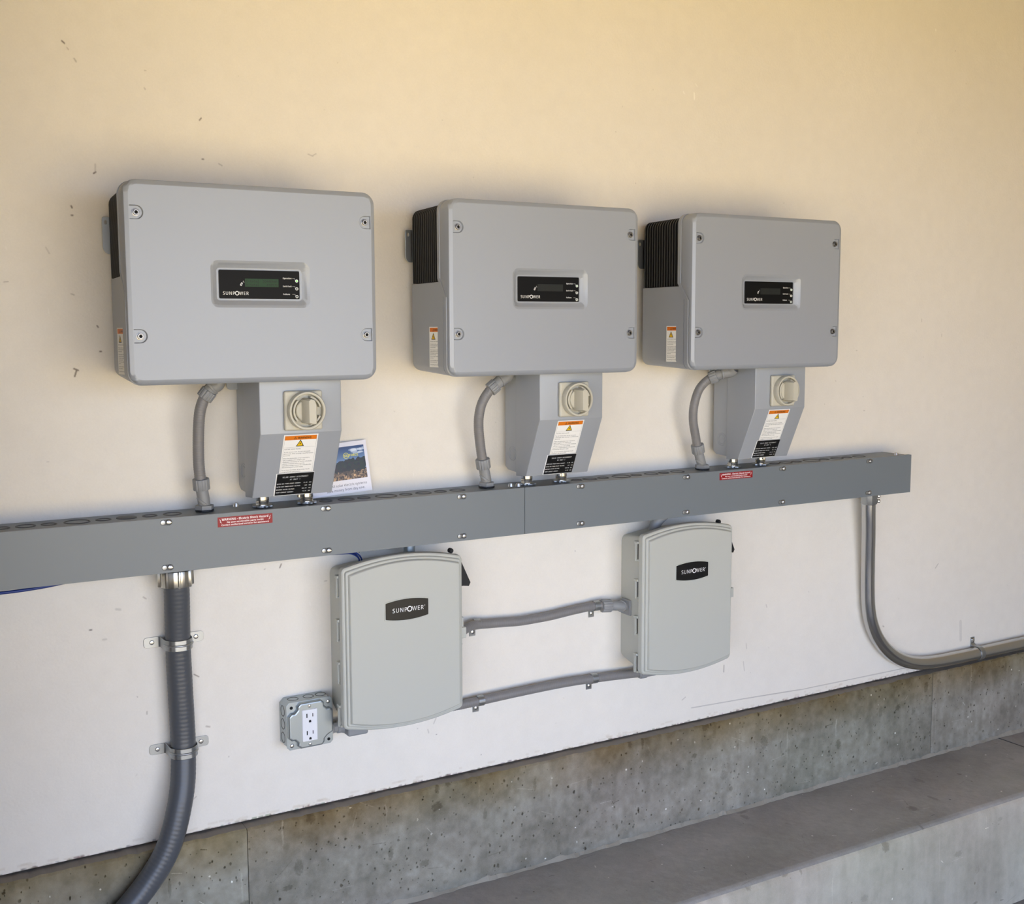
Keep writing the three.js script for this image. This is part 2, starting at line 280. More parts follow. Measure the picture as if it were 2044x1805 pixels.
{
  const f = structure('floor', 'grey concrete garage floor');
  part('slab', box(RX0, RX1, FLOOR - 0.15, FLOOR, -0.15, RZ1 + 0.2), std(rgb(0.2, 0.195, 0.185), 0.75), f);
  const ce = structure('ceiling', 'cream ceiling'); part('ceiling_board', box(RX0 - 0.2, RX1 + 0.2, CEIL, CEIL + 0.2, -0.15, RZ1 + 0.2), M.ceiling, ce);
  const OX0 = -6.6, OX1 = 2.2, HEAD = 2.12;
  const st = structure('pillar', 'dark brown post'); part('painted_board', join(box(-0.8, -0.474, FLOOR, CEIL, -0.02, 0.74), box(-0.5, -0.442, FLOOR, CEIL, -0.02, 0.2)), M.post, st);
  const wf = structure('wall_front', 'cream wall round the open garage doorway');
  part('pier', box(OX1, RX1, FLOOR, CEIL, RZ1, RZ1 + 0.2), M.plain, wf); part('pier', box(RX0, OX0, FLOOR, CEIL, RZ1, RZ1 + 0.2), M.plain, wf); part('header', box(OX0, OX1, HEAD, CEIL, RZ1, RZ1 + 0.2), M.plain, wf);
  const wl = structure('wall_left', 'cream side wall'); part('board', box(RX0 - 0.2, RX0, FLOOR - 0.15, CEIL, -0.15, RZ1 + 0.2), M.plain, wl);
  const wr = structure('wall_right', 'cream side wall'); part('board', box(RX1, RX1 + 0.2, FLOOR - 0.15, CEIL, -0.15, RZ1 + 0.2), std(rgb(0.45, 0.4, 0.31), 0.8), wr);
  const gr = structure('ground', 'sunlit tan driveway outside the doorway'); part('driveway', box(-30, 30, FLOOR - 0.3, FLOOR - 0.02, RZ1 + 0.2, 40), std(rgb(0.53, 0.41, 0.19), 0.95), gr);
}

// ------------------------------------------------------------------ lettering
const FONT = 'sans-serif';
function spaced(g, text, x, y, size, gap, weight = '') { g.font = `${weight} ${size}px ${FONT}`; g.textAlign = 'left'; for (const ch of text) { g.fillText(ch, x, y); x += g.measureText(ch).width + gap; } return x; }
function logo(g, x, y, size, color = '#f2f2f0') { // SUN P O WER with a larger heavy O
  g.fillStyle = color; g.textBaseline = 'alphabetic';
  x = spaced(g, 'SUNP', x, y, size, size * 0.08); const r = size * 0.4;
  g.strokeStyle = color; g.lineWidth = size * 0.17; g.beginPath(); g.arc(x + r * 0.9, y - size * 0.37, r, 0, 7); g.stroke();
  return spaced(g, 'WER', x + r * 2.05, y, size, size * 0.08);
}
function triangle(g, x, y, s, fill, bolt = true) {
  g.fillStyle = '#1a1608'; g.beginPath(); g.moveTo(x, y - s * 0.62); g.lineTo(x + s * 0.6, y + s * 0.45); g.lineTo(x - s * 0.6, y + s * 0.45); g.fill();
  g.fillStyle = fill; g.beginPath(); g.moveTo(x, y - s * 0.42); g.lineTo(x + s * 0.43, y + s * 0.35); g.lineTo(x - s * 0.43, y + s * 0.35); g.fill();
  if (bolt) { g.fillStyle = '#1a1608'; g.beginPath(); g.moveTo(x + s * 0.05, y - s * 0.25); g.lineTo(x - s * 0.12, y + s * 0.07); g.lineTo(x, y + s * 0.05); g.lineTo(x - s * 0.06, y + s * 0.3); g.lineTo(x + s * 0.13, y - s * 0.03); g.lineTo(x + s * 0.01, y - s * 0.01); g.fill(); }
}
function lines(g, list, x, y, size, step, color = '#2b2b2b') { g.fillStyle = color; g.textAlign = 'left'; g.font = `${size}px ${FONT}`; for (const l of list) { if (l) g.fillText(l, x, y); y += l ? step : step * 0.6; } return y; }
const WARN = ['ELECTRIC SHOCK HAZARD', '', 'Do not remove cover. No user serviceable', 'parts inside. Refer servicing to qualified service', 'personnel.', '', 'When the photovoltaic array is exposed to', 'light, it supplies a DC voltage to the', 'equipment. Disconnect AC and DC individually', 'and wait 5 minutes before opening.', 'Hazardous voltage remains for 5 minutes after', 'disconnecting both power supply.', '', 'Do not touch terminals. All terminals may be', 'energized in the open position.'];
const warnTex = canvasTexture(560, 680, (g, w, h) => {
  g.fillStyle = '#f4f2ec'; g.fillRect(0, 0, w, h); g.fillStyle = '#e07a12'; g.fillRect(20, 18, w - 40, 74);
  triangle(g, 190, 60, 44, '#e07a12'); g.fillStyle = '#24180c'; g.font = `bold 46px ${FONT}`; g.textAlign = 'left'; g.fillText('WARNING', 228, 73);
  triangle(g, 280, 158, 110, '#f1c40f'); g.strokeStyle = '#777'; g.lineWidth = 2; g.strokeRect(20, 18, w - 40, h); g.beginPath(); g.moveTo(20, 222); g.lineTo(w - 20, 222); g.stroke();
  lines(g, WARN, 34, 262, 23, 32);
});
const sideTex = canvasTexture(300, 440, (g, w, h) => {
  g.fillStyle = '#f3f0e6'; g.fillRect(0, 0, w, h); g.fillStyle = '#de7318'; g.fillRect(12, 10, w - 24, 46);
  triangle(g, 84, 36, 28, '#de7318'); g.fillStyle = '#24180c'; g.font = `bold 28px ${FONT}`; g.fillText('WARNING', 106, 44);
  triangle(g, 84, 108, 70, '#eebb10'); triangle(g, 214, 108, 70, '#eebb10');
  const T = ['ELECTRIC SHOCK HAZARD', '', 'To reduce risk of fire connect only to', 'a circuit provided with branch', 'circuit protection.', '', 'The DC conductors of this system are', 'ungrounded and may be energized.', 'Hot surfaces: to reduce the risk of', 'burns do not touch.', 'Refer servicing to qualified service', 'personnel.', '', 'No user serviceable parts inside.', 'Do not remove cover.', '', 'See operating instructions.'];
  lines(g, T, 18, 166, 14, 17.5, '#55514a');
});
const dataTex = (n) => canvasTexture(620, 400, (g, w, h) => {
  g.fillStyle = '#f0f0ee'; g.fillRect(0, 0, w, h); g.fillStyle = '#070707'; g.fillRect(16, 6, w - 18, h - 12); g.fillStyle = '#f4f4f2'; g.textAlign = 'center';
  g.font = '32px monospace'; g.fillText('SOLAR ARRAY DISCONNECT', 318, 82); g.fillText(`#${n} UNIT ${n}`, 318, 128);
  [['RATED MAX POWER-POINT CURRENT:', '15.00', 'ADC'], ['RATED MAX POWER-POINT VOLTAGE:', '305', 'VDC'], ['MAXIMUM SYSTEM VOLTAGE:', '600.00', 'VDC'], ['SHORT-CIRCUIT CURRENT:', '16.00', 'ADC']].forEach(([a, b, c], i) => { const y = 196 + i * 52; g.font = 'bold 22px monospace'; g.textAlign = 'left'; g.fillText(a, 30, y); g.textAlign = 'right'; g.fillText(b, 528, y); g.fillText(c, 596, y); });
});
const redTex = canvasTexture(1100, 200, (g, w, h) => {
  g.fillStyle = '#930008'; g.fillRect(0, 0, w, h); g.fillStyle = '#fbf3f0'; g.textAlign = 'center';
  g.font = `bold 62px ${FONT}`; g.fillText('WARNING - Electric Shock Hazard', w / 2, 72, 940); g.font = `bold 48px ${FONT}`; g.fillText('No user serviceable parts inside', w / 2, 126, 760); g.fillText('Contact authorized servicer for assistance', w / 2, 178, 960);
  for (const [x, s] of [[52, 1], [1048, -1]]) { g.beginPath(); g.moveTo(x - 22 * s, 30); g.lineTo(x + 14 * s, 72); g.lineTo(x + 2 * s, 76); g.lineTo(x + 32 * s, 130); g.lineTo(x - 12 * s, 92); g.lineTo(x + 2 * s, 84); g.closePath(); g.fill(); }
});
const panelTex = canvasTexture(1024, 350, (g, w, h) => {
  g.fillStyle = '#0a0a0b'; g.fillRect(0, 0, w, h); logo(g, 40, 305, 56);
  g.fillStyle = '#e8e8e6'; g.font = `bold 27px ${FONT}`; g.textAlign = 'left'; g.strokeStyle = '#e8e8e6'; g.lineWidth = 3;
  for (const [t, y, ly, tx] of [['Operation', 100, 122, 808], ['Earth Fault', 200, 222, 808], ['Failure', 300, 316, 808]]) { g.fillText(t, tx, y, 116); g.beginPath(); g.moveTo(tx + 122, y - 9); g.lineTo(tx + 158, y - 9); g.lineTo(970, ly - 4); g.stroke(); }
  // tapping hand
  g.save(); g.translate(278, 172); g.rotate(0.5); g.fillStyle = '#dcdcda'; g.beginPath(); g.roundRect(-13, -22, 24, 44, 9); g.fill(); g.fillStyle = '#0a0a0b'; g.fillRect(-5, -12, 4, 26); g.fillRect(3, -12, 4, 22); g.restore();
  g.lineWidth = 3; for (const a of [-1.1, -0.6, -0.1]) { g.beginPath(); g.moveTo(292 + 10 * Math.cos(a), 150 + 10 * Math.sin(a)); g.lineTo(292 + 24 * Math.cos(a), 150 + 24 * Math.sin(a)); g.stroke(); }
});
const lcdTex = (on) => canvasTexture(420, 104, (g, w, h) => {
  g.fillStyle = on ? '#123c1c' : '#0c110e'; g.fillRect(0, 0, w, h); g.fillStyle = on ? '#0a170d' : '#0f1a12'; g.font = 'bold 40px monospace'; g.textAlign = 'left'; g.fillText('E-total', 12, 46); g.fillText('h-total', 12, 92); g.textAlign = 'right'; g.fillText('30446kWh', 412, 46); g.fillText('41857h', 412, 92);
});
const plateTex = canvasTexture(700, 330, (g, w, h) => { g.fillStyle = '#0a0b0d'; g.fillRect(0, 0, w, h); const e = logo(g, 108, 196, 88, '#f4f4f4'); g.font = `24px ${FONT}`; g.fillText('®', e, 148); });
const flyerTex = canvasTexture(900, 680, (g, w, h) => {
  g.fillStyle = '#e9e7ee'; g.fillRect(0, 0, w, h);
  const X0 = 40, X1 = w - 40, Y0 = 60, Y1 = 500; const s = g.createLinearGradient(0, Y0, 0, 330); s.addColorStop(0, '#1d3a6e'); s.addColorStop(1, '#8fb0d6'); g.fillStyle = s; g.fillRect(X0, Y0, X1 - X0, Y1 - Y0);
  const r = rng(19); g.save(); g.beginPath(); g.rect(X0, Y0, X1 - X0, Y1 - Y0); g.clip();
  g.fillStyle = '#1a1a12'; g.fillRect(X0, 360, X1 - X0, 200); g.fillStyle = 'rgba(235,240,248,0.5)'; for (let i = 0; i < 14; i++) { g.beginPath(); g.ellipse(700 + r() * 200, 90 + r() * 70, 30 + r() * 30, 8 + r() * 10, 0, 0, 7); g.fill(); }
  for (let i = 0; i < 260; i++) { const x = X0 + r() * (X1 - X0), hgt = 290 - (x - X0) * 0.06 + r() * 120; g.fillStyle = `rgb(${14 + r() * 26},${18 + r() * 26},${10 + r() * 14})`; g.beginPath(); g.ellipse(x, hgt, 16 + r() * 26, 14 + r() * 24, 0, 0, 7); g.fill(); }
  for (let i = 0; i < 420; i++) { const t = r(), k = r(); g.fillStyle = `rgb(${66 + 150 * k * k},${52 + 122 * k * k},${36 + 88 * k * k})`; g.beginPath(); g.ellipse(X0 + r() * (X1 - X0), 400 + t * 110, 8 + r() * 22, 5 + r() * 12, r() * 3, 0, 7); g.fill(); }
  g.restore();
  g.strokeStyle = '#e6e24a'; g.lineWidth = 6; g.beginPath(); g.arc(604, 182, 36, 0, 7); g.stroke(); g.fillStyle = '#e6e24a'; g.font = `bold 42px ${FONT}`; g.textAlign = 'left'; g.fillText('SOL', 574, 197, 62); g.fillText('FORCE', 644, 197, 128);
  g.fillStyle = '#3a3846'; g.font = `44px ${FONT}`; g.textAlign = 'right'; g.fillText('All solar electric systems', w - 60, 582); g.fillText('save money from day one.', w - 90, 642);
});
const printTex = (text, color, bg) => canvasTexture(64, 2048, (g, w, h) => { g.fillStyle = bg; g.fillRect(0, 0, w, h); g.save(); g.translate(22, 40); g.rotate(Math.PI / 2); g.fillStyle = color; g.font = `bold 26px ${FONT}`; g.fillText(text, 0, 0); g.restore(); });
// a thin printed sheet: white card body with the print on its front face only (front faces +z before turning)
function sheet(w, h, t = 0.0004) { const g = new THREE.BoxGeometry(w, h, t); const uv = g.attributes.uv, nr = g.attributes.normal; for (let i = 0; i < uv.count; i++) if (nr.getZ(i) < 0.5) uv.setXY(i, 0.004, 0.996); return g.translate(0, 0, t / 2); }

// ------------------------------------------------------------------ fasteners
function socketScrew(r = 0.0066) { // washer, cap and hexagonal socket, facing +z
  const s = new THREE.Shape(); s.absarc(0, 0, r * 0.78, 0, Math.PI * 2); s.holes.push(new THREE.Path(hexShape(r * 0.42).getPoints()));
  return join(turned([[0, 0], [r, 0], [r, 0.0012], [r * 0.86, 0.0018], [0, 0.0018]], V(0, 0, 0), V(0, 0, 1), 20), extrude(s, 0.0042, 0.0006, 2, 16).translate(0, 0, 0.0012));
}
const panHead = (r = 0.0055, h = 0.0035) => { const slot = box(-r * 0.62, r * 0.62, -0.0005, 0.0005, h * 0.88, h * 1.02); return join(turned([[0, h], [r * 0.45, h * 0.95], [r * 0.8, h * 0.62], [r, h * 0.15], [r, 0]].reverse(), V(0, 0, 0), V(0, 0, 1), 18), slot); };

// ------------------------------------------------------------------ inverters (origin: centre of the underside at the wall)
const IX = [0.0704, 0.6885, 1.2995], IY = 1.389;
function makeInverter() {
  const t = thing('string_inverter', 'grey wall inverter with glowing green screen and a marked front, above the propped flyer', 'inverter', [IX[0], IY, 0], 'grey wall inverters');
  const H = 0.351, hw = (z) => 0.2125 + (z - 0.033) * 0.096, ySplit = 0.189, B0 = 0.158, B1 = 0.196;
  const blend = (lo, hi) => (y) => (y < B0 ? lo : y > B1 ? hi : lo + ((hi - lo) * (y - B0)) / (B1 - B0));
  const inner = blend(0.209, 0.184), seam = blend(0.2257, 0.1976), extra = [B0, ySplit - 0.0005, ySplit, B1];
  const R = (z, o, zf) => ringRR(-hw(z) - o, hw(z) + o, 0.006 - (z - 0.033) * 0.03 - o, H - 0.005 + (z - 0.033) * 0.025 + o, 0.022, zf ?? z, 7, extra);
  // lower rear housing: full width below the heat sink, closed on top
  const low = (z, o = 0) => ringRR(-hw(z) - o, hw(z) + o, 0.006 - (z - 0.033) * 0.03 - o, ySplit, 0.004, z, 3);
  const lowR = (z) => { const p = ringRR(-hw(z), hw(z), 0.006 - (z - 0.033) * 0.03, ySplit, 0.02, z, 7); const top = ySplit; return p.map((v) => (v.y > ySplit - 0.02 ? V(v.x > 0 ? Math.min(hw(z), v.x + 0.02) : Math.max(-hw(z), v.x - 0.02), v.y, v.z) : v)); };
  void low;
  part('rear_housing', loft([lowR(0.033), lowR(0.12), lowR(0.2086)], { back: true, front: true, crease: 0.45 }), M.housing, t);
  // raised band that frames the cover, with the dog-leg in its edge
  part('cover_frame', loft([R(0.19, -0.006, (y) => inner(y) - 0.0005), R(0.19, 0.0008, inner), R(0.2, 0.0012, (y) => inner(y) + 0.0016), R(0.21, 0.0012, (y) => seam(y) - 0.0014), R(0.21, -0.0016, (y) => seam(y) - 0.0004), R(0.21, -0.003, (y) => seam(y) + 0.0008)], { crease: 0.5 }), M.housing, t);
  // front cover with rounded edge, sunken display field and pockets for the four screws
  const Z = 0.2395, fr = 0.0078, W = 0.2312, c0 = 0.0005, c1 = H, rings = [];
  const C = (o, zf) => ringRR(-W + o, W - o, c0 + o, c1 - o, Math.max(0.024 - o, 0.006), zf, 7, extra);
  rings.push(C(0.0022, (y) => seam(y) + 0.0002), C(0.0012, (y) => seam(y) + 0.0012), C(0, (y) => Math.min(seam(y) + 0.006, Z - fr)), C(0, Z - fr));
  for (let i = 1; i <= 6; i++) { const a = (i / 6) * Math.PI / 2; rings.push(C(fr * (1 - Math.cos(a)), Z - fr + fr * Math.sin(a))); }
  rings.push(C(fr + 0.0012, Z));
  const dx = 0.0062, dy = 0.1763, rec = (o, z) => ringRR(dx - 0.091 + o, dx + 0.091 - o, dy - 0.0405 + o, dy + 0.0405 - o, 0.013 - o * 0.55, z, 6);
  const recess = [rec(-0.001, Z), rec(0, Z), rec(0.0022, Z - 0.0007), rec(0.0045, Z - 0.0028), rec(0.0088, Z - 0.0078), rec(0.011, Z - 0.0092), rec(0.0122, Z - 0.0096), rec(0.0128, Z - 0.0096)];
  const screws = [[-0.21, 0.295, -1], [0.21, 0.295, 1], [-0.21, 0.085, -1], [0.21, 0.085, 1]];
  const pocket = (x, y, s, o, z) => { const p = [], r = 0.0122 - o, ex = (s < 0 ? -W + fr + 0.0022 : W - fr - 0.0022) - s * o * 0.3; for (let i = 0; i <= 12; i++) { const a = -Math.PI / 2 + (i / 12) * Math.PI; p.push(V(x - s * r * Math.cos(a), y + s * -1 * r * Math.sin(a) * -1 * -1, z)); } p.push(V(ex, y + (s < 0 ? 1 : -1) * r * 1, z), V(ex, y - (s < 0 ? 1 : -1) * r, z)); return p; };
  const ccw = (pts) => (THREE.ShapeUtils.area(pts.map((p) => new THREE.Vector2(p.x, p.y))) < 0 ? [...pts].reverse() : pts);
  const face = shapeOf(rings.at(-1)); face.holes.push(new THREE.Path(recess[0].map((p) => new THREE.Vector2(p.x, p.y))));
  const pk = screws.map(([x, y, s]) => [ccw(pocket(x, y, s, 0, Z)), ccw(pocket(x, y, s, 0.0008, Z - 0.0012)), ccw(pocket(x, y, s, 0.0016, Z - 0.0042))]);
  for (const p of pk) face.holes.push(new THREE.Path(p[0].map((q) => new THREE.Vector2(q.x, q.y))));
  const flat = (g) => { const n = g.attributes.normal; for (let i = 0; i < n.count; i++) n.setXYZ(i, 0, 0, 1); return g; };
  part('front_cover', join(new THREE.ShapeGeometry(face).translate(0, 0, Z), loft(recess, { crease: 0.9 }), flat(new THREE.ShapeGeometry(shapeOf(recess.at(-1))).translate(0, 0, Z - 0.0096)), ...pk.map((p) => loft(p, { front: true, crease: 0.3 })), loft(rings, { crease: 0.9 })), M.housing, t);
  const sg = socketScrew(), sock = new THREE.CircleGeometry(0.0027, 12).translate(0, 0, 0.003);
  for (const [x, y] of screws) { const b = part('cover_screw', sg, M.bolt, t); b.position.set(x, y, Z - 0.0042); part('socket', sock, M.pit, b); }
  // black heat sink of upright plates
  const top = H - 0.006, hs = (z, o) => { const p = ringRR(-hw(z) + o, hw(z) - o, ySplit + 0.0012, top - o, 0.02, z, 7); return p.map((v) => (v.y < ySplit + 0.02 ? V(v.x > 0 ? Math.min(hw(z) - o, v.x + 0.02) : Math.max(-hw(z) + o, v.x - 0.02), v.y, v.z) : v)); };
  const sink = part('heat_sink', loft([hs(0.036, 0.009), hs(0.185, 0.009)], { back: true, front: true, crease: 0.4 }), M.black, t);
  for (let i = 0; i < 14; i++) { const z = 0.038 + i * 0.0107; part('fin', loft([hs(z, 0.0006), hs(z + 0.0005, 0), hs(z + 0.004, 0), hs(z + 0.0046, 0.0006)], { back: true, front: true, crease: 0.5 }), M.fin, sink); }
  // display
  const d = part('display_panel', extrude(shapeOf(ringRR(-0.075, 0.075, -0.0255, 0.0255, 0.003, 0, 4)), 0.0016), M.black, t, 'black display panel');
  d.position.set(dx - 0.0002, dy, Z - 0.0096);
  const printMat = new THREE.MeshPhysicalMaterial({ map: panelTex, roughness: 0.5, specularIntensity: 0.35 });
  const pr = part('panel_print', sheet(0.149, 0.0505, 0.0003), printMat, d); pr.position.z = 0.0015;
  const sc = part('screen', sheet(0.0625, 0.0145, 0.0006), labelMat(lcdTex(true), 0.6), d, 'green lit screen'); sc.position.set(0.0035, 0.0032, 0.0017);
  const ring = turned([[0.0016, 0], [0.0016, 0.0012], [0.0027, 0.0012], [0.0029, 0]], V(0, 0, 0), V(0, 0, 1), 20);
  const led = turned([[0.0017, 0], [0.0014, 0.0008], [0, 0.0011]], V(0, 0, 0), V(0, 0, 1), 16);
  [0.0076, -0.0066, -0.0208].forEach((y, i) => { const r = part('indicator_light', join(ring), M.lead, d); r.position.set(0.0695, y, 0.0016); if (i) part('lens', led, M.black, d).position.set(0.0695, y, 0.0016); else { const l = part('lens', led, std(rgb(0.1, 0.6, 0.08), 0.4, 0, { emissive: rgb(0.08, 0.5, 0.04), emissiveIntensity: 0.35 }), d, 'lit green lens'); l.position.set(0.0695, y, 0.0018); } });
  // sticker on the flank
  const st = part('warning_sticker', sheet(0.055, 0.082), labelMat(sideTex), t, 'orange and white warning sticker');
  st.rotation.y = -Math.PI / 2 + 0.096; st.position.set(-hw(0.174) - 0.0004, 0.0585, 0.174);
  // steel bracket behind, its tab showing on the flank
  const tab = new THREE.Shape(); tab.moveTo(-0.19, 0.236); tab.lineTo(-0.213, 0.236); tab.quadraticCurveTo(-0.223, 0.238, -0.223, 0.25); tab.lineTo(-0.223, 0.299); tab.quadraticCurveTo(-0.223, 0.304, -0.218, 0.304); tab.lineTo(0.218, 0.304); tab.lineTo(0.223, 0.299); tab.lineTo(0.223, 0.25); tab.quadraticCurveTo(0.223, 0.238, 0.213, 0.236); tab.closePath();
  for (const x of [-0.2165, 0.2165]) { const p = new THREE.Path(); p.absellipse(x, 0.294, 0.003, 0.0045, 0, Math.PI * 2, true); tab.holes.push(p); }
  part('mounting_bracket', join(extrude(tab, 0.0025, 0.0004).translate(0, 0, 0.022), box(-0.15, 0.15, 0.245, 0.295, 0, 0.0222), box(-0.1, 0.1, 0.25, 0.29, 0.0242, 0.034), box(-0.1, 0.1, 0.03, 0.06, 0, 0.034)), M.zinc, t);
  return t;
}
const inv0 = makeInverter();
const dimLcd = labelMat(lcdTex(false), 0.6), dimLed = std(rgb(0.35, 0.6, 0.35), 0.4, 0, { emissive: rgb(0.05, 0.2, 0.05), emissiveIntensity: 0.25 });
[['grey wall inverter with a dark screen and black finned flank, between the two other inverters', IX[1]], ['grey wall inverter with a dark screen, farthest along toward the bare end of the wireway', IX[2]]].forEach(([label, x]) => {
  const c = repeat(inv0, label, [x, IY, 0]);
  c.traverse((m) => { if (m.name === 'screen') { m.material = dimLcd; m.userData = { label: 'dark screen' }; } if (m.userData.label === 'lit green lens') { m.material = dimLed; m.userData = { label: 'faintly lit green lens' }; } });
});

// ------------------------------------------------------------------ disconnect boxes (origin on the wall below the inverter's centre line)
function makeDisconnect() {
  const t = thing('disconnect_box', 'tapered grey disconnect box with beige rotary switch, the flyer tucked behind it', 'switch box', [IX[0], 0, 0], 'disconnect boxes below the inverters');
  const side = new THREE.Shape([[0.078, 1.3893], [0.18, 1.3893], [0.18, 1.288], [0.1225, 1.1605], [0.078, 1.157]].map(([z, y]) => new THREE.Vector2(-z, y)));
  part('front_shell', toCreasedNormals(extrude(side, 0.164, 0.0028, 3).rotateY(Math.PI / 2).translate(0.016, 0, 0), 0.4), M.disconnect, t);
  const back = new THREE.Shape([[0.022, 1.3893], [0.08, 1.3893], [0.08, 1.163], [0.034, 1.166], [0.022, 1.174]].map(([z, y]) => new THREE.Vector2(-z, y)));
  part('back_shell', toCreasedNormals(extrude(back, 0.153, 0.0015, 2).rotateY(Math.PI / 2).translate(0.0215, 0, 0), 0.4), M.disconnect, t);
  part('wall_spacer', box(0.05, 0.145, 1.19, 1.36, 0, 0.0225), M.zinc, t);
  const tb = new THREE.Shape(); tb.moveTo(0.0, 1.394); tb.lineTo(0.0, 1.374); tb.quadraticCurveTo(0, 1.367, 0.008, 1.366); tb.lineTo(0.03, 1.366); tb.lineTo(0.03, 1.394); tb.closePath();
  part('bracket_tab', extrude(tb, 0.003, 0.0005).translate(0, 0, 0.027), M.disconnect, t);
  // circular knock-outs pressed in the flank
  for (const r of [0.016, 0.0115]) part('knockout_ring', new THREE.TorusGeometry(r, 0.0006, 6, 36).rotateY(Math.PI / 2).translate(0.0213, 1.205, 0.055), M.disconnect, t);
  // switch
  const cx = 0.1, cy = 1.331;
  const plate = part('switch_plate', rbox(cx - 0.0378, cx + 0.0378, cy - 0.0378, cy + 0.0378, 0.1795, 0.1885, 0.004, 3), M.beige, t);
  void plate;
  const hub = part('switch_ring', turned([[0.0365, 0], [0.037, 0.012], [0.0355, 0.0145], [0.0325, 0.0145], [0.0312, 0.013], [0.0312, 0.002], [0, 0.002]], V(cx + 0.0025, cy, 0.1885), V(0, 0, 1), 48), M.beige, t);
  for (const [a0, a1] of [[2.3, 3.9], [0.25, 1.35], [4.9, 5.9]]) { const s = new THREE.Shape(); s.absarc(0, 0, 0.0285, a0, a1, false); s.absarc(0, 0, 0.0248, a1, a0, true); part('guard_rib', extrude(s, 0.0125, 0.0008).translate(cx + 0.0025, cy, 0.19), M.beige, hub); }
  const grip = (k, z) => [[-0.0125, -0.023], [0.0055, -0.0262], [0.0125, -0.0245], [0.0125, 0.013], [0.0075, 0.0225], [-0.006, 0.025], [-0.0125, 0.0215]].map(([x, y]) => V(0.002 + x * k * (0.4 + 0.6 * k), y * (0.75 + 0.25 * k), z));
  const knob = part('switch_handle', join(turned([[0.0215, 0], [0.0215, 0.006], [0.02, 0.008], [0, 0.008]], V(0, 0, 0), V(0, 0, 1), 32), loft([grip(1, 0.006), grip(0.97, 0.014), grip(0.8, 0.031), grip(0.68, 0.034)], { front: true, crease: 0.45 })), M.beige, t);
  knob.position.set(cx + 0.0025, cy, 0.1905);
  part('switch_mark', join(box(cx + 0.0185, cx + 0.0225, cy + 0.001, cy + 0.002, 0.2003, 0.2006)), M.beige, t);
  // stickers on the sloping lower front
  const slope = Math.atan2(0.18 - 0.1225, 1.288 - 1.1605), put = (m, x, s) => { m.rotation.x = slope; m.position.set(x, 1.288 - s * Math.cos(slope), 0.18 - s * Math.sin(slope)); m.translateZ(0.0004); };
  put(part('warning_sticker', sheet(0.069, 0.084), labelMat(warnTex), t, 'orange and white warning sticker'), 0.0975, 0.0455);
  const dt = part('rating_sticker', sheet(0.0775, 0.05, 0.0006), labelMat(dataTex(1)), t, 'black sticker with white ratings'); put(dt, 0.0965, 0.1135);
  // threaded nipples down into the wireway
  for (const x of [0.058, 0.151]) {
    const nip = part('threaded_nipple', turned([[0.0135, 0], [0.0135, 0.0045], [0.0125, 0.006], [0.0132, 0.0075], [0.0125, 0.009], [0.0132, 0.0105], [0.0125, 0.012], [0.0132, 0.0135], [0.0125, 0.036], [0, 0.036]], V(x, 1.1325, 0.056), V(0, 1, 0), 24), M.steel, t);
    const ln = new THREE.Shape(); for (let i = 0; i < 32; i++) { const a = (i / 32) * 2 * Math.PI, r = i % 4 < 2 ? 0.0215 : 0.0185; ln[i ? 'lineTo' : 'moveTo'](r * Math.cos(a), r * Math.sin(a)); } ln.closePath(); ln.holes.push(circlePath(0, 0, 0.013));
    part('locknut', extrude(ln, 0.0035, 0.0005).rotateX(-Math.PI / 2).translate(x, 1.1322, 0.056), M.zinc, nip);
  }
  part('cover_bolt', turned([[0, 0], [0.004, 0.0005], [0.0045, 0.003], [0.0045, 0.006], [0, 0.006]], V(0.117, 1.152, 0.105), V(0, 1, 0), 12), M.steel, t);
  return t;
}
const dis0 = makeDisconnect();
[['tapered grey disconnect box with beige rotary switch, hanging by the seam in the wireway cover', 1], ['tapered grey disconnect box with beige rotary switch, hanging nearest the bare end of the wireway', 2]].forEach(([label, i]) => {
  const c = repeat(dis0, label, [IX[i], 0, 0]);
  c.traverse((m) => { if (m.name === 'rating_sticker') m.material = labelMat(dataTex(i + 1)); });
});

// ------------------------------------------------------------------ flexible conduits from wireway to inverters
const flexMat = M.flex;
function collar(p, d, r, h) { // ribbed compression nut
  const s = new THREE.Shape(); for (let i = 0; i < 72; i++) { const a = (i / 72) * 2 * Math.PI, k = i % 6 < 4 ? r : r * 0.94; s[i ? 'lineTo' : 'moveTo'](k * Math.cos(a), k * Math.sin(a)); } s.closePath();
  const g = toCreasedNormals(extrude(s, h, 0.0016, 2), 0.5); g.applyQuaternion(new THREE.Quaternion().setFromUnitVectors(V(0, 0, 1), d.clone().normalize())); return g.translate(p.x, p.y, p.z);
}
function band(p, d, r, tilt) { // slanted dashed rib round a fitting body
  const q = new THREE.Quaternion().setFromUnitVectors(V(0, 0, 1), d.clone().normalize()).multiply(new THREE.Quaternion().setFromAxisAngle(V(0.4, 1, 0).normalize(), tilt));
  const s = new THREE.Shape(); s.absellipse(0, 0, r * 1.25, r * 1.12, 0, Math.PI * 2); const hp = new THREE.Path(); hp.absellipse(0, 0, r * 0.9, r * 0.85, 0, Math.PI * 2, true); s.holes.push(hp);
  return extrude(s, 0.005, 0.0008, 2, 24).translate(0, 0, -0.0025).applyQuaternion(q).translate(p.x, p.y, p.z);
}
function hexNut(p, d, r, h) { const g = extrude(hexShape(r), h, 0.0012, 2); g.applyQuaternion(new THREE.Quaternion().setFromUnitVectors(V(0, 0, 1), d.clone().normalize())); return g.translate(p.x, p.y, p.z); }
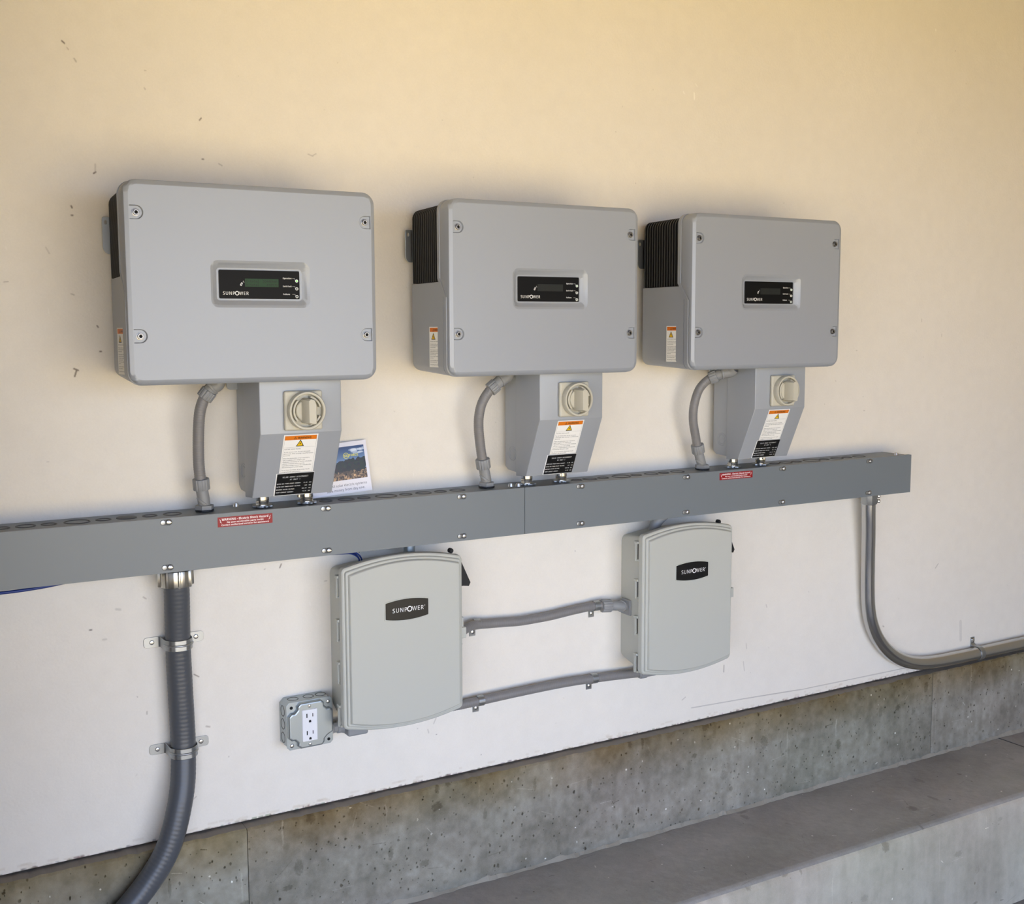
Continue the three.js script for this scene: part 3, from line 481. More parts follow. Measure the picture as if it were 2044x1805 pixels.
function upperFlex(label, pts, seat, top) {
  const t = thing('flexible_conduit', label, 'conduit', [pts[0][0], pts[0][1], pts[0][2]], 'flexible conduits feeding the inverters');
  const L = pts.map(([x, y, z]) => [x - pts[0][0], y - pts[0][1], z - pts[0][2]]), P = (i) => V(...L[i]);
  part('tube', ribbed(curve(L.slice(2)), 0.0107, 0.00019, 0.0048), flexMat, t);
  const d0 = P(2).sub(P(1)), body = ribbed(curve([[0, 0.006, 0], L[1], L[2]]), 0.0118, 0, 0.004);
  const fit = part('lower_fitting', join(body, hexNut(V(0, 0.0028, 0), V(0, 1, 0), 0.0185, 0.009)), M.fitting, t);
  part('gasket', turned([[0.012, 0], [0.0178, 0], [0.0178, 0.003], [0.012, 0.003]], V(0, 0, 0), V(0, 1, 0), 28), M.black, fit);
  part('band', band(P(1).multiplyScalar(0.7), P(1), 0.0125, 0.75), M.fitting, fit);
  part('collar', collar(P(2).addScaledVector(d0.clone().normalize(), -0.008), P(3).sub(P(2)), 0.0162, 0.0225), M.fitting, t);
  // upper elbow turning into the underside of the inverter
  const n = L.length, a = P(n - 2), b = P(n - 1), dd = b.clone().sub(a).normalize(), e = V(...top).sub(V(...pts[0]));
  const up = part('upper_fitting', join(ribbed(curve([a.clone().addScaledVector(dd, -0.002).toArray(), b.toArray(), b.clone().lerp(e, 0.6).add(V(0.004, -0.004, 0)).toArray(), e.toArray()]), 0.0128, 0, 0.004)), M.fitting, t);
  part('band', band(b, dd, 0.0128, 0.25), M.fitting, up);
  part('collar', collar(a.clone().addScaledVector(dd, -0.004), dd, 0.0158, 0.019), M.fitting, t);
  void seat; return t;
}
const TOP = 1.1322;
upperFlex('grey flexible conduit rising to the inverter with the glowing green screen', [[0.0133, TOP, 0.05], [0.0117, 1.158, 0.05], [0.0079, 1.182, 0.05], [0.0037, 1.227, 0.055], [0.0027, 1.2676, 0.06], [0.0034, 1.3038, 0.065], [0.0059, 1.3318, 0.07], [0.0143, 1.3565, 0.075], [0.0262, 1.3731, 0.08]], 0, [0.039, 1.3912, 0.082]);
upperFlex('grey flexible conduit bowing up to the middle one of three inverters', [[0.6455, TOP, 0.05], [0.642, 1.16, 0.05], [0.6367, 1.183, 0.05], [0.6276, 1.2254, 0.055], [0.6208, 1.2642, 0.06], [0.6189, 1.293, 0.065], [0.6254, 1.325, 0.07], [0.6443, 1.3529, 0.075], [0.6655, 1.3705, 0.08]], 0, [0.686, 1.3912, 0.082]);
upperFlex('grey flexible conduit curling up to the inverter nearest the bare wireway end', [[1.2635, TOP, 0.05], [1.256, 1.16, 0.05], [1.2482, 1.182, 0.05], [1.2368, 1.2155, 0.055], [1.224, 1.2568, 0.06], [1.222, 1.2941, 0.065], [1.236, 1.3369, 0.07], [1.2575, 1.3625, 0.086], [1.276, 1.373, 0.105]], 0, [1.2955, 1.386, 0.126]);

// ------------------------------------------------------------------ wireway
{
  const t = thing('wireway', 'long grey steel wireway running along the wall under the inverters', 'wireway', [0.7135, 1.029, 0]);
  const ox = -0.7135, X = (x) => x + ox, Y = (y) => y - 1.029;
  part('trough', rbox(X(-0.442), X(1.958), Y(1.029), Y(1.131), 0, 0.0995, 0.0012, 2), M.way, t);
  const cover = (a, b) => { const g = join(box(X(a), X(b), Y(1.0285), Y(1.132), 0.1, 0.1016), box(X(a), X(b), Y(1.1312), Y(1.1324), 0.09, 0.1012), box(X(a), X(b), Y(1.0278), Y(1.0288), 0.088, 0.1012)); return part('cover', g, M.way, t); };
  const ca = cover(-0.442, 0.7126), cb = cover(0.7146, 1.9642);
  part('end_plate', rbox(X(1.9565), X(1.9595), Y(1.029), Y(1.1315), 0, 0.1, 0.001, 2), M.way, t);
  const slot = new THREE.Shape(); slot.absarc(-0.0065, 0, 0.0052, Math.PI / 2, Math.PI * 1.5); slot.absarc(0.0045, 0, 0.0058, -Math.PI / 2, Math.PI / 2); slot.closePath();
  const slotG = extrude(slot, 0.0006), scG = join(panHead(0.0058, 0.0042).translate(0.0045, 0, 0.0004)), dimpleG = turned([[0.0042, 0.0004], [0.003, 0.001], [0, 0.0016]], V(-0.0065, 0, 0), V(0, 0, 1), 16);
  for (const y of [1.1243, 1.0382]) for (const x of [-0.0735, 0.245, 0.5557, 0.8635, 1.172, 1.485, 1.8]) {
    const c = x < 0.71 ? ca : cb, s = part('keyhole_slot', slotG, M.wayDark, c); s.position.set(X(x), Y(y), 0.1016);
    const h = part('cover_screw', scG, M.wayBolt, c); h.position.set(X(x), Y(y), 0.1016); part('dimple', dimpleG, M.zinc, c).position.set(X(x), Y(y), 0.102);
  }
  // pressed knock-outs along the top
  const ko = (r) => turned([[r - 0.0036, 0], [r - 0.0028, 0.0013], [r - 0.001, 0.0013], [r, 0]], V(0, 0, 0), V(0, 1, 0), 36), disc = (r) => turned([[r, 0], [r - 0.0006, 0.0016], [r - 0.002, 0.002], [0, 0.002]], V(0, 0, 0), V(0, 1, 0), 36);
  const S = ko(0.0145), Md = ko(0.018), Lg = ko(0.0238), F = disc(0.019);
  [[-0.353, S], [-0.313, Md], [-0.273, S], [-0.224, Lg], [-0.177, S], [-0.135, F], [-0.092, S], [-0.049, Md], [0.265, S], [0.31, Md], [0.35, S], [0.401, Lg], [0.447, S], [0.489, Md], [0.53, S], [0.572, Md], [0.886, S], [0.924, Md], [0.962, S], [1.015, Lg], [1.059, S], [1.104, Md], [1.142, S], [1.185, Md], [1.506, S], [1.545, Md], [1.583, S], [1.638, Lg], [1.684, S], [1.731, Md], [1.769, S], [1.815, Md]].forEach(([x, g]) => part('knockout', g, M.wayDark, t).position.set(X(x), Y(1.131), 0.05));
  const bolt = turned([[0.006, 0], [0.006, 0.0035], [0.0045, 0.0068], [0, 0.008]], V(0, 0, 0), V(0, 1, 0), 16);
  for (const [x, z] of [[0.702, 0.06], [0.7165, 0.068], [1.928, 0.08], [0.085, 0.02]]) part('joint_bolt', bolt, M.steel, t).position.set(X(x), Y(1.131), z);
  for (const [x0, x1, y0, y1] of [[0.0235, 0.1325, 1.1057, 1.125], [1.2757, 1.3832, 1.1093, 1.1268]]) { const m = part('warning_sticker', sheet(x1 - x0, y1 - y0), labelMat(redTex), t, 'red warning sticker with white lettering'); m.position.set(X((x0 + x1) / 2), Y((y0 + y1) / 2), 0.1016); }
  for (const [x, s] of [[-0.14, 0.004], [0.226, 0.004], [1.33, 0.003]]) part('nut', turned([[s, 0], [s, -0.004], [0, -0.005]].reverse(), V(X(x), Y(1.029), 0.05), V(0, 1, 0), 6), M.wayDark, t);
}
// flyer propped on the wireway behind the first disconnect
{
  const t = thing('flyer', 'white printed flyer with a landscape photo, propped behind the disconnect box', 'flyer', [0.306, 1.1335, 0.022]);
  const w = 0.148, h = 0.107, n = 14, g = new THREE.PlaneGeometry(w, h, n, n), b = g.clone(), p = g.attributes.position;
  const bend = (q, dz) => { for (let i = 0; i < q.count; i++) { const x = q.getX(i), y = q.getY(i) + h / 2; q.setXYZ(i, x + 0, y, -0.012 * (y / h) + 0.004 * ((x / w + 0.5) ** 2) * (1 - y / h) + dz); } };
  bend(p, 0.0002); bend(b.attributes.position, -0.0002); g.computeVertexNormals(); b.computeVertexNormals();
  const m = part('sheet', g, labelMat(flyerTex, 0.35), t); m.rotation.z = 0.066; m.position.y = 0.005;
  const bk = part('sheet_back', b, M.white, t); bk.rotation.z = 0.066; bk.position.y = 0.005;
}

// ------------------------------------------------------------------ junction enclosures (origin: middle of the back)
const outline = (hw, ye, ym, r, z, n = 5, m = 16) => { // sides straight, top and bottom arched
  const arch = (x) => ye + (ym - ye) * (1 - (x / hw) ** 2), out = [];
  const side = (sy) => { const a = []; for (let i = 0; i <= m; i++) { const x = -hw + r + (i / m) * (2 * hw - 2 * r); a.push([x, sy * arch(x)]); } return a; };
  const corner = (cx, cy, a0, dir) => { for (let i = 1; i < n; i++) { const a = a0 + dir * (i / n) * Math.PI / 2; out.push([cx + r * Math.cos(a), cy + r * Math.sin(a)]); } };
  const yb = arch(hw - r);
  out.push(...side(-1)); corner(hw - r, -yb + r, -Math.PI / 2, 1); out.push([hw, -yb + r], [hw, yb - r]); corner(hw - r, yb - r, 0, 1);
  out.push(...side(1).reverse()); corner(-hw + r, yb - r, Math.PI / 2, 1); out.push([-hw, yb - r], [-hw, -yb + r]); corner(-hw + r, -yb + r, Math.PI, 1);
  return out.map(([x, y]) => V(x, y, z));
};
function makeEnclosure() {
  const t = thing('junction_enclosure', 'pale grey plastic enclosure with black logo plate, beside the metal outlet box', 'enclosure', [0.4108, 0.829, 0], 'pale enclosures under the wireway');
  part('box', loft([outline(0.121, 0.15, 0.163, 0.014, 0), outline(0.124, 0.153, 0.166, 0.016, 0.012), outline(0.1345, 0.164, 0.178, 0.013, 0.088), outline(0.1345, 0.164, 0.178, 0.013, 0.092)], { back: true, front: true, crease: 0.5 }), M.enclosure, t);
  const O = (o, z) => outline(0.1395 - o, 0.1685 - o, 0.1865 - o, Math.max(0.0125 - o, 0.003), z);
  const door = part('door', loft([O(0.003, 0.0925), O(0.0008, 0.0935), O(0, 0.0955), O(0, 0.1055), O(0.0008, 0.1085), O(0.003, 0.1102), O(0.0058, 0.1105), O(0.0065, 0.111), O(0.0072, 0.1146), O(0.0086, 0.1162), O(0.0108, 0.1166), O(0.0118, 0.1174), O(0.0132, 0.1216), O(0.0146, 0.1232), O(0.017, 0.1236), O(0.019, 0.1236)], { front: true, back: true, crease: 0.35 }), M.enclosure, t);
  const plate = (hw, ye, ym, z) => outline(hw, ye, ym, 0.0015, z, 3, 14).map((v) => V(v.x, v.y, v.z));
  const lp = part('logo_plate', loft([plate(0.0515, 0.019, 0.0245, 0), plate(0.0515, 0.019, 0.0245, 0.001), plate(0.051, 0.0185, 0.024, 0.0014)], { front: true, back: true, crease: 0.5 }), M.enclosure, door); lp.position.set(0.0005, 0.0715, 0.1235);
  const bp = plate(0.049, 0.0168, 0.0222, 0.0019), bg = loft([plate(0.0495, 0.0172, 0.0226, 0.0012), bp], { front: true, crease: 0.5 }); bg.setAttribute('uv', new THREE.BufferAttribute(new Float32Array(bg.attributes.position.count * 2), 2));
  const bpm = part('logo_print', planarUV(bg, 0, -0.0495, 0.0495, 1, -0.0233, 0.0233), labelMat(plateTex, 0.35), door, 'black plate with white lettering'); bpm.position.copy(lp.position);
  // four moulded hinge clips on one flank
  const clip = join(rbox(-0.006, 0.002, -0.024, 0.024, -0.009, -0.002, 0.0015, 2), rbox(-0.0075, 0.002, 0.0185, 0.0245, -0.009, 0.006, 0.0015, 2), rbox(-0.004, 0.002, -0.024, -0.0195, -0.009, 0.004, 0.0012, 2));
  for (const y of [0.128, 0.036, -0.054, -0.146]) part('hinge_clip', clip, M.enclosure, t).position.set(-0.1352, y, 0.088);
  for (const y of [0.128, 0.036, -0.054, -0.146]) part('hinge_slot', rbox(-0.0012, 0.001, -0.0195, 0.0185, -0.0016, 0.0016, 0.0007, 2), M.pit, t).position.set(-0.1352, y, 0.0885);
  // latch on the other flank
  part('latch', join(rbox(0.1345, 0.148, -0.018, 0.03, 0.076, 0.1, 0.002, 2), rbox(0.14, 0.152, -0.016, 0.008, 0.084, 0.104, 0.0015, 2)), M.enclosure, t);
  part('latch_pin', turned([[0.004, 0], [0.004, 0.014], [0, 0.0145]], V(0.134, -0.032, 0.088), V(1, 0, 0), 12), M.black, t);
  const fl = new THREE.Shape([[0.128, 0.15], [0.156, 0.15], [0.18, 0.098], [0.176, 0.09], [0.162, 0.092], [0.128, 0.092]].map((p) => new THREE.Vector2(...p)));
  part('black_flap', extrude(fl, 0.004, 0.0006).translate(0, 0, 0.069), M.black, t, 'black plastic flap');
  part('mounting_ear', turned([[0.0055, 0], [0.0055, 0.008], [0.004, 0.01], [0, 0.01]], V(0.1405, 0.17, 0.05), V(0, 0, 1), 20), M.black, t, 'black mounting ear');
  return t;
}
const enc0 = makeEnclosure();
repeat(enc0, 'pale grey plastic enclosure with black logo plate, the one nearer the bent steel pipe', [1.1742, 0.8256, 0]);

// ------------------------------------------------------------------ lower flexible runs and their fittings
function lowerFlex(name, label, pts, build) {
  const t = thing(name, label, 'conduit', pts[0], 'flexible conduits at the enclosures'), L = pts.map((p) => p.map((v, k) => v - pts[0][k]));
  part('tube', ribbed(curve(L), 0.0107, 0.00019, 0.0048), flexMat, t);
  build(t, (x, y, z) => V(x - pts[0][0], y - pts[0][1], z - pts[0][2])); return t;
}
lowerFlex('flexible_conduit', 'upper wavy grey flexible conduit linking the two pale enclosures', [[0.56, 0.799, 0.045], [0.598, 0.8135, 0.038], [0.6235, 0.8158, 0.028], [0.6626, 0.8123, 0.022], [0.7041, 0.8097, 0.022], [0.7462, 0.8068, 0.022], [0.7891, 0.8072, 0.022], [0.8326, 0.8085, 0.022], [0.8993, 0.8138, 0.022], [0.9629, 0.8163, 0.022], [0.9839, 0.8145, 0.026]], (t, P) => {
  part('collar', collar(P(0.976, 0.8148, 0.026), V(1, -0.07, 0.15), 0.0158, 0.025), M.fitting, t);
  const f = part('end_fitting', join(ribbed(curve([P(0.995, 0.8138, 0.028).toArray(), P(1.018, 0.811, 0.032).toArray(), P(1.034, 0.8085, 0.035).toArray(), P(1.054, 0.807, 0.037).toArray()]), 0.0118, 0, 0.004), rbox(...[1.0395, 1.0465].map((v) => v - 0.56), ...[0.787, 0.826].map((v) => v - 0.799), ...[0.016, 0.055].map((v) => v - 0.045), 0.003, 2)), M.fitting, t);
  part('band', band(P(1.029, 0.8095, 0.034), V(1, -0.1, 0.1), 0.0125, 0.6), M.fitting, f);
  part('start_fitting', ribbed(curve([P(0.545, 0.7955, 0.046).toArray(), P(0.56, 0.799, 0.045).toArray(), P(0.586, 0.809, 0.04).toArray()]), 0.0125, 0, 0.004), M.fitting, t);
});
lowerFlex('flexible_conduit', 'lower straight grey flexible conduit passing under both pale enclosures', [[0.47, 0.633, 0.026], [0.53, 0.6335, 0.022], [0.6, 0.6337, 0.022], [0.645, 0.6349, 0.022], [0.7458, 0.6378, 0.022], [0.8773, 0.6391, 0.022], [0.9594, 0.6363, 0.022], [1.0872, 0.6291, 0.022], [1.1, 0.629, 0.024]], (t, P) => {
  for (const [x, y, s] of [[1.1, 0.6295, 1], [0.47, 0.633, -1]]) { const f = part('elbow_fitting', join(ribbed(curve([P(x - 0.01 * s, y, 0.023).toArray(), P(x + 0.02 * s, y + 0.001, 0.03).toArray(), P(x + 0.036 * s, y + 0.006, 0.038).toArray(), P(x + 0.038 * s, y + 0.0175, 0.042).toArray()]), 0.0125, 0, 0.004), turned([[0.0175, 0], [0.0175, 0.006], [0, 0.006]], P(x + 0.038 * s, y + 0.0115, 0.042), V(0, 1, 0), 24)), M.fitting, t); part('collar', collar(P(x - 0.006 * s, y, 0.023), V(s, 0, 0.1), 0.0155, 0.018), M.fitting, f); }
});
{ // outlet box to the first enclosure
  const t = thing('conduit_fitting', 'short grey elbow fitting joining the metal outlet box to the enclosure', 'fitting', [0.2745, 0.637, 0.022]);
  part('connector', turned([[0.0135, 0], [0.0135, 0.004], [0.0115, 0.006], [0.0115, 0.014], [0.0142, 0.016], [0.0142, 0.024], [0.0118, 0.026], [0, 0.026]], V(0, 0, 0), V(1, 0, 0), 24), M.fitting, t);
  part('elbow', join(ribbed(curve([[0.02, 0, 0], [0.035, -0.003, 0.008], [0.05, -0.002, 0.018], [0.056, 0.01, 0.024], [0.056, 0.025, 0.026]]), 0.012, 0, 0.004), rbox(0.028, 0.075, -0.016, 0.004, 0.006, 0.034, 0.005, 3)), M.fitting, t);
}
function strapThing(name, label, pos, group, build) { const t = thing(name, label, 'strap', pos, group); build(t); return t; }
// one-hole strap: band over a level conduit (radius r at height zc), foot hanging down
function oneHole(r, zc, w = 0.016) {
  const out = r + 0.0016, s = new THREE.Shape(); s.moveTo(0, -r * 0.2); // profile in (z, y)
  const o = [], inn = []; for (let i = 0; i <= 14; i++) { const a = Math.PI * 0.62 - (i / 14) * Math.PI * 1.12; o.push([zc + out * Math.cos(a), out * Math.sin(a)]); inn.push([zc + r * Math.cos(a), r * Math.sin(a)]); }
  const prof = [...o, [0.004, -out * 0.95], [0.002, -out - 0.004], [0.002, -out - 0.02], [0.0002, -out - 0.02], [0.0002, -out * 0.9], ...inn.reverse()];
  return toCreasedNormals(extrude(new THREE.Shape(prof.map(([z, y]) => new THREE.Vector2(-z, y))), w, 0.0003, 1).rotateY(Math.PI / 2).translate(-w / 2, 0, 0), 0.5);
}
const strapG = oneHole(0.0109, 0.022), holeG = join(turned([[0.0046, 0], [0.0042, 0.0012], [0.002, 0.0026], [0, 0.0028]], V(0, 0, 0), V(0, 0, 1), 14));
[[0.633, 0.8155, 0.026, 'steel strap on the wavy conduit just past the first enclosure'], [0.9625, 0.8163, 0.022, 'steel strap on the wavy conduit close to its ribbed collar'], [0.6405, 0.6348, 0.022, 'steel strap on the lower straight conduit just past the first enclosure'], [0.9565, 0.6364, 0.022, 'steel strap halfway along the lower straight conduit']].forEach(([x, y, z, label]) => strapThing('conduit_strap', label, [x, y, 0], 'small one-hole conduit straps', (t) => {
  part('band', strapG, M.zinc, t); part('screw', holeG, M.steel, t).position.set(0.0005, -0.0235, 0.0018); void z;
}));

// ------------------------------------------------------------------ stubs above the enclosures
{
  const a = thing('conduit_nipple', 'short dark steel pipe between the wireway and the enclosure by the outlet', 'pipe', [0.456, 0.985, 0.045]);
  part('pipe', rod(V(0, 0, 0), V(0, 0.0435, 0), 0.0125, 24, 0.001), M.galv, a); part('locknut', hexNut(V(0, 0.012, 0), V(0, 1, 0), 0.0175, 0.006), M.galv, a);
  const b = thing('conduit_elbow', 'grey bent fitting between the wireway and the farther enclosure', 'fitting', [1.118, 0.985, 0.05]);
  part('elbow', ribbed(curve([[-0.006, -0.004, 0.004], [-0.002, 0.014, 0], [0.008, 0.03, 0], [0.028, 0.0435, 0]]), 0.014, 0, 0.004), M.fitting, b);
  part('collar', turned([[0.0165, 0], [0.0165, 0.006], [0.014, 0.008]], V(-0.002, 0.0, 0.003), V(0.1, 1, 0), 24), M.fitting, b);
}
{
  const w = thing('wire', 'blue wires dropping behind the enclosure beside the outlet box', 'wire', [0.31, 1.012, 0.045]);
  for (const [o, z] of [[0, 0], [0.006, 0.004], [0.003, -0.006]]) part('strand', new THREE.TubeGeometry(curve([[-0.045, 0.006 + o * 0.5, z], [-0.012 + o, 0.0045 + o * 0.5, z], [0.012 + o * 0.8, 0.002 + o * 0.6, z], [0.025 + o * 0.6, -0.006 + o * 0.4, z], [0.0295 + o * 0.6, -0.014, z], [0.027 + o * 0.6, -0.032, z - 0.004]]), 30, 0.0017, 8), M.blue, w);
  part('tail', new THREE.TubeGeometry(curve([[0.018, 0.006, 0.006], [0.03, 0.012, 0.008], [0.026, 0.004, 0.006]]), 16, 0.001, 6), M.pit, w);
  const b = thing('wire', 'dark blue wire sagging along under the wireway, short of the thick dark conduit', 'wire', [-0.36, 1.019, 0.06]);
  part('strand', new THREE.TubeGeometry(curve([[-0.05, -0.001, 0], [0, -0.0035, 0], [0.07, -0.001, 0], [0.13, 0.006, 0], [0.16, 0.011, 0]]), 60, 0.003, 8), M.blue, b);
}

// ------------------------------------------------------------------ outlet box (origin: centre of the back)
{
  const t = thing('outlet_box', 'square galvanized steel outlet box with white duplex receptacle', 'outlet', [0.222, 0.6635, 0]);
  const c = 0.0508, k = 0.009, sq = (o, kk = k) => new THREE.Shape([[-c + o + kk, -c + o], [c - o - kk, -c + o], [c - o, -c + o + kk], [c - o, c - o - kk], [c - o - kk, c - o], [-c + o + kk, c - o], [-c + o, c - o - kk], [-c + o, -c + o + kk]].map((p) => new THREE.Vector2(...p)));
  part('box', extrude(sq(0), 0.0415, 0.0012, 2), M.galv, t);
  part('cover_plate', extrude(sq(0, 0.006), 0.002, 0.0006).translate(0, 0, 0.0418), M.galv, t);
  const q = 0.049, n = 0.0195, m = 0.0065, notch = [[-q + n + m, -q], [q - n - m, -q], [q - n, -q + m], [q - n, -q + n - m], [q - n + m, -q + n], [q, -q + n + m], [q, q - n - m], [q - m, q - n], [q - n + m, q - n], [q - n, q - n + m], [q - n, q - m], [q - n - m, q], [-q + n + m, q], [-q + n, q - m], [-q + n, q - n + m], [-q + n - m, q - n], [-q + m, q - n], [-q, q - n - m], [-q, -q + n + m], [-q + m, -q + n], [-q + n - m, -q + n], [-q + n, -q + n - m], [-q + n, -q + m]];
  const rs = new THREE.Shape(notch.map((p) => new THREE.Vector2(...p)));
  rs.holes.push(new THREE.Path([[-0.0215, -0.0348], [-0.0215, 0.0348], [0.0135, 0.0348], [0.0135, -0.0348]].map((p) => new THREE.Vector2(...p))));
  part('raised_cover', new THREE.ExtrudeGeometry(rs, { depth: 0.0035, bevelEnabled: true, bevelSize: 0.0042, bevelThickness: 0.0055, bevelOffset: -0.0042, bevelSegments: 3 }).translate(0, 0, 0.0445), M.galv, t);
  const rec = part('receptacle', rbox(-0.0207, 0.0127, -0.034, 0.034, 0.045, 0.0555, 0.0018, 3), M.white, t, 'white duplex receptacle'); const rx = -0.004;
  for (const y of [0.0175, -0.0195]) {
    part('slot', box(rx - 0.0078, rx - 0.0055, y - 0.0006, y + 0.0082, 0.0553, 0.0557), M.pit, rec); part('slot', box(rx + 0.0053, rx + 0.007, y + 0.0004, y + 0.0075, 0.0553, 0.0557), M.pit, rec);
    const gs = new THREE.Shape(); gs.absarc(0, 0, 0.0026, 0, Math.PI); gs.lineTo(-0.0026, -0.0026); gs.lineTo(0.0026, -0.0026); gs.closePath(); part('ground_hole', extrude(gs, 0.0004).translate(rx, y - 0.0085, 0.0553), M.pit, rec);
  }
  const ph = panHead(0.0034, 0.0022); for (const y of [0.0408, -0.0408]) part('cover_screw', ph, M.steel, t).position.set(-0.004, y, 0.0535);
  const ps = panHead(0.0046, 0.0032); for (const [x, y] of [[0.041, 0.0405], [-0.0405, -0.0415]]) part('corner_screw', ps, M.steel, t).position.set(x, y, 0.0438);
  for (const [x, y] of [[-0.04, 0.0395], [0.041, -0.0415]]) part('corner_hole', turned([[0.0034, 0], [0.0034, 0.0005], [0, 0.0005]], V(x, y, 0.0437), V(0, 0, 1), 18), M.pit, t);
  for (const y of [-0.028, 0.001, 0.029]) part('side_knockout', turned([[0.0118, 0], [0.0113, 0.0006], [0.0103, 0.0006], [0.0098, 0]], V(-c, y, 0.021), V(-1, 0, 0), 28), M.wayDark, t);
  for (const x of [-0.028, 0.006, 0.033]) part('top_knockout', turned([[0.0118, 0], [0.0113, 0.0006], [0.0103, 0.0006], [0.0098, 0]], V(x, c, 0.021), V(0, 1, 0), 28), M.wayDark, t);
}

// ------------------------------------------------------------------ big dark conduit at the near end
{
  const t = thing('large_conduit', 'thick dark grey flexible conduit dropping from the wireway and bending along the concrete', 'conduit', [-0.047, 1.029, 0.05]);
  const B = (x, y, z) => [x + 0.047, y - 1.029, z - 0.05], c = curve([B(-0.0469, 1.012, 0.05), B(-0.0448, 0.9758, 0.0455), B(-0.0426, 0.8714, 0.032), B(-0.04, 0.7663, 0.0285), B(-0.0388, 0.6614, 0.0305), B(-0.0445, 0.5961, 0.042), B(-0.0527, 0.5585, 0.05), B(-0.0672, 0.5091, 0.057), B(-0.081, 0.4738, 0.06), B(-0.1007, 0.4405, 0.062), B(-0.1281, 0.4068, 0.064), B(-0.16, 0.376, 0.068), B(-0.24, 0.305, 0.078), B(-0.29, 0.265, 0.09), B(-0.33, 0.24, 0.11), B(-0.37, 0.229, 0.14), B(-0.385, 0.2285, 0.2)]);
  const print = canvasTexture(256, 2048, (g, w, h) => {
    g.fillStyle = '#ffffff'; g.fillRect(0, 0, w, h); g.save(); g.translate(106, 10); g.rotate(Math.PI / 2); g.fillStyle = '#16181c'; g.font = `bold 30px ${FONT}`;
    g.fillText('OIL RESISTANT  90°C DRY', 10, 0); g.fillText('•   <  Southwire    TITAN™', 560, 0); g.fillText('•  USE  O  1-1/2 IN.  LIQUIDTIGHT', 1120, 0); g.restore();
  });
  const g = ribbed(c, 0.0243, 0.00016, 0.0085, 30), uv = g.attributes.uv; for (let i = 0; i < uv.count; i++) uv.setXY(i, 1 - uv.getX(i), 1 - uv.getY(i) / 1.3);
  part('tube', g, std(rgb(0.085, 0.09, 0.098), 0.36, 0, { map: print }), t);
  const nut = new THREE.Shape(); for (let i = 0; i < 96; i++) { const a = (i / 96) * 2 * Math.PI, r = i % 12 < 2 ? 0.0345 : 0.0305; nut[i ? 'lineTo' : 'moveTo'](r * Math.cos(a), r * Math.sin(a)); } nut.closePath();
  part('compression_nut', toCreasedNormals(extrude(nut, 0.033, 0.0018, 2).rotateX(Math.PI / 2).translate(0, -0.006, 0), 0.5), std(rgb(0.62, 0.6, 0.54), 0.34, 1), t, 'shiny cast compression nut');
  part('connector_body', turned([[0.0285, -0.008], [0.0305, -0.006], [0.0305, -0.0015], [0.027, -0.0008], [0, -0.0008]], V(0, 0, 0), V(0, 1, 0), 36), M.galv, t); part('gasket_ring', turned([[0.029, -0.0072], [0.0325, -0.0072], [0.0325, -0.0045], [0.029, -0.0045]], V(0, 0, 0), V(0, 1, 0), 36), M.black, t);
}
// two-hole straps round it: ears on the wall, saddle over the conduit
function twoHole(cx, zc, r) {
  const o = [], inn = []; for (let i = 0; i <= 20; i++) { const a = Math.PI * 1.02 - (i / 20) * Math.PI * 1.04; o.push([cx + (r + 0.0022) * Math.cos(a), zc + (r + 0.0022) * Math.sin(a)]); inn.push([cx + (r + 0.0008) * Math.cos(a), zc + (r + 0.0008) * Math.sin(a)]); }
  const e = r + 0.01, prof = [[cx - e, 0.0002], [cx - e, 0.0022], [cx - r - 0.005, 0.0022], [cx - r - 0.0026, 0.005], ...o, [cx + r + 0.0026, 0.005], [cx + r + 0.005, 0.0022], [cx + e, 0.0022], [cx + e, 0.0002], [cx + r + 0.001, 0.0002], ...inn.reverse(), [cx - r - 0.001, 0.0002]];
  return toCreasedNormals(extrude(new THREE.Shape(prof.map(([x, z]) => new THREE.Vector2(x, z))), 0.021, 0.0005, 1).rotateX(Math.PI / 2).translate(0, 0.0105, 0), 0.5);
}
[[-0.0426, 0.871, 0.032, 'galvanized two-hole strap high on the thick dark conduit, nearer the wireway'], [-0.0391, 0.6525, 0.0316, 'galvanized two-hole strap low on the thick dark conduit, above its bend']].forEach(([x, y, z, label]) => strapThing('pipe_strap', label, [x, y, 0], 'two-hole straps on the thick conduit', (t) => {
  const ear = new THREE.Shape(); ear.moveTo(0, -0.0105); ear.lineTo(0.02, -0.0105); ear.quadraticCurveTo(0.0275, -0.0105, 0.0275, -0.003); ear.lineTo(0.0275, 0.003); ear.quadraticCurveTo(0.0275, 0.0105, 0.02, 0.0105); ear.lineTo(0, 0.0105); ear.closePath();
  const eg = extrude(ear, 0.0022, 0.0004).translate(0.0315, 0, 0.0001);
  part('saddle', join(twoHole(0, z, 0.0256), eg, eg.clone().rotateZ(Math.PI)), M.zinc, t); part('rib', ribbed(curve(Array.from({ length: 13 }, (_, i) => { const a = Math.PI * 0.97 - (i / 12) * Math.PI * 0.94; return [0.0278 * Math.cos(a), 0, z + 0.0278 * Math.sin(a)]; })), 0.0022, 0, 0.004, 10), M.zinc, t);
  const s = panHead(0.0048, 0.003); for (const k of [-1, 1]) part('screw', s, M.wayBolt, t).position.set(k * 0.0435, 0, 0.0022);
}));

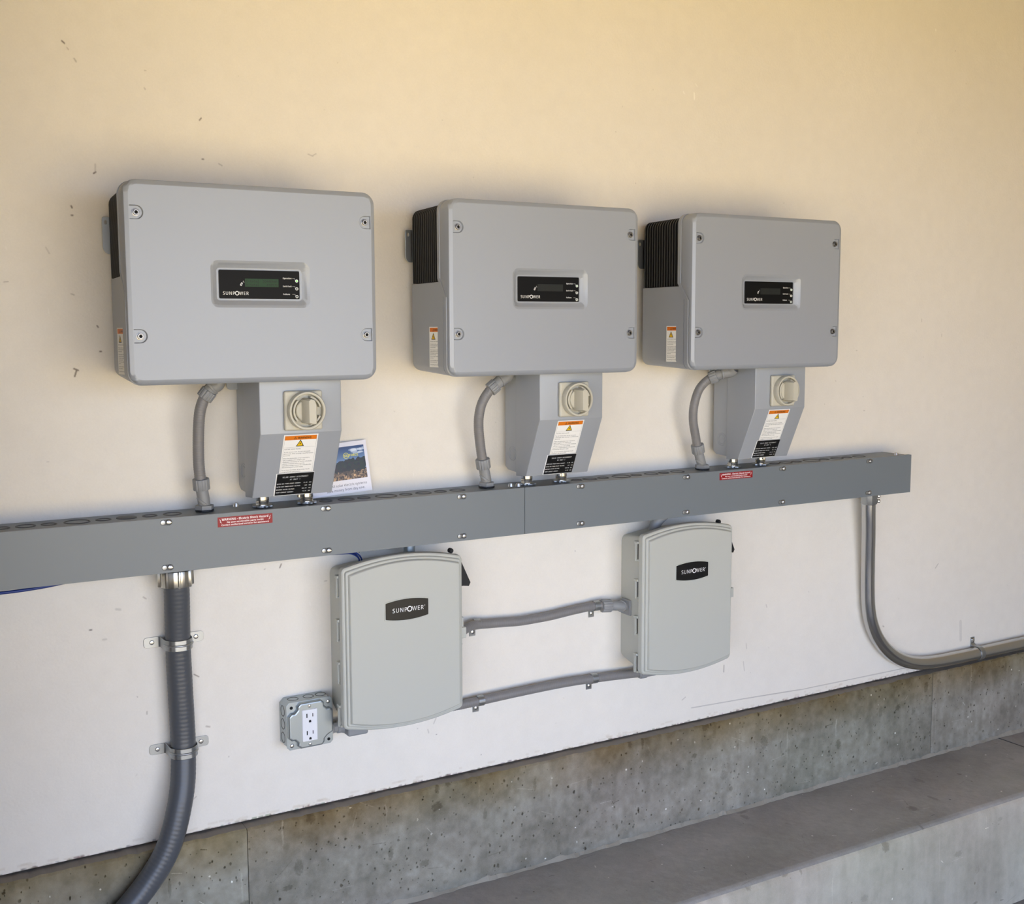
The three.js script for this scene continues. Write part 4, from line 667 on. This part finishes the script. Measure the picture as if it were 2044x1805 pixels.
// ------------------------------------------------------------------ bent steel pipe at the far end
{
  const t = thing('steel_pipe', 'shiny bent steel conduit pipe dropping from the wireway end and running along the ledge', 'pipe', [1.858, 1.029, 0.05]);
  const B = (x, y, z) => [x - 1.858, y - 1.029, z - 0.05];
  part('pipe', ribbed(curve([B(1.8575, 1.031, 0.05), B(1.8645, 0.97, 0.0455), B(1.8728, 0.9151, 0.04), B(1.884, 0.8228, 0.031), B(1.8915, 0.7466, 0.0265), B(1.8966, 0.7037, 0.025), B(1.9075, 0.6581, 0.0245), B(1.93, 0.6124, 0.024), B(1.9622, 0.5732, 0.024), B(2.006, 0.5384, 0.024), B(2.061, 0.512, 0.024), B(2.12, 0.4968, 0.024), B(2.1833, 0.4905, 0.024), B(2.2976, 0.488, 0.024), B(2.4458, 0.488, 0.024), B(2.6047, 0.488, 0.024), B(3.0, 0.488, 0.024), B(3.295, 0.488, 0.024)]), 0.0192, 0, 0.006, 36), M.emt, t);
  part('set_screw_connector', turned([[0.0215, -0.032], [0.0222, -0.03], [0.0222, -0.001], [0.0205, 0]], V(0.001, -0.0, 0), V(-0.1, 1, 0.07), 32), M.zinc, t);
  const s = turned([[0.004, 0], [0.0052, 0.001], [0.0052, 0.006], [0.004, 0.008], [0, 0.0085]], V(0, 0, 0), V(0.8, 0, 0.6), 14); for (const y of [-0.01, -0.024]) part('set_screw', s, M.steel, t).position.set(0.018, y, 0.014);
}
strapThing('pipe_clip', 'small steel clip screwed to the wall over the bent steel pipe', [2.385, 0.488, 0], undefined, (t) => {
  const r = 0.0196, o = [], inn = []; for (let i = 0; i <= 16; i++) { const a = Math.PI * 0.62 - (i / 16) * Math.PI * 1.12; o.push([0.024 + (r + 0.002) * Math.cos(a), (r + 0.002) * Math.sin(a)]); inn.push([0.024 + r * Math.cos(a), r * Math.sin(a)]); }
  const prof = [[0.0002, 0.016], [0.0002, 0.045], [0.0022, 0.045], [0.0024, 0.026], [0.008, 0.0215], ...o, ...inn.reverse()];
  part('band', toCreasedNormals(extrude(new THREE.Shape(prof.map(([z, y]) => new THREE.Vector2(-z, y))), 0.018, 0.0004, 1).rotateY(Math.PI / 2).translate(-0.009, 0, 0), 0.5), M.zinc, t);
  part('screw', panHead(0.0065, 0.005), M.steel, t).position.set(0, 0.036, 0.0022);
});

renderer.render(scene, camera);
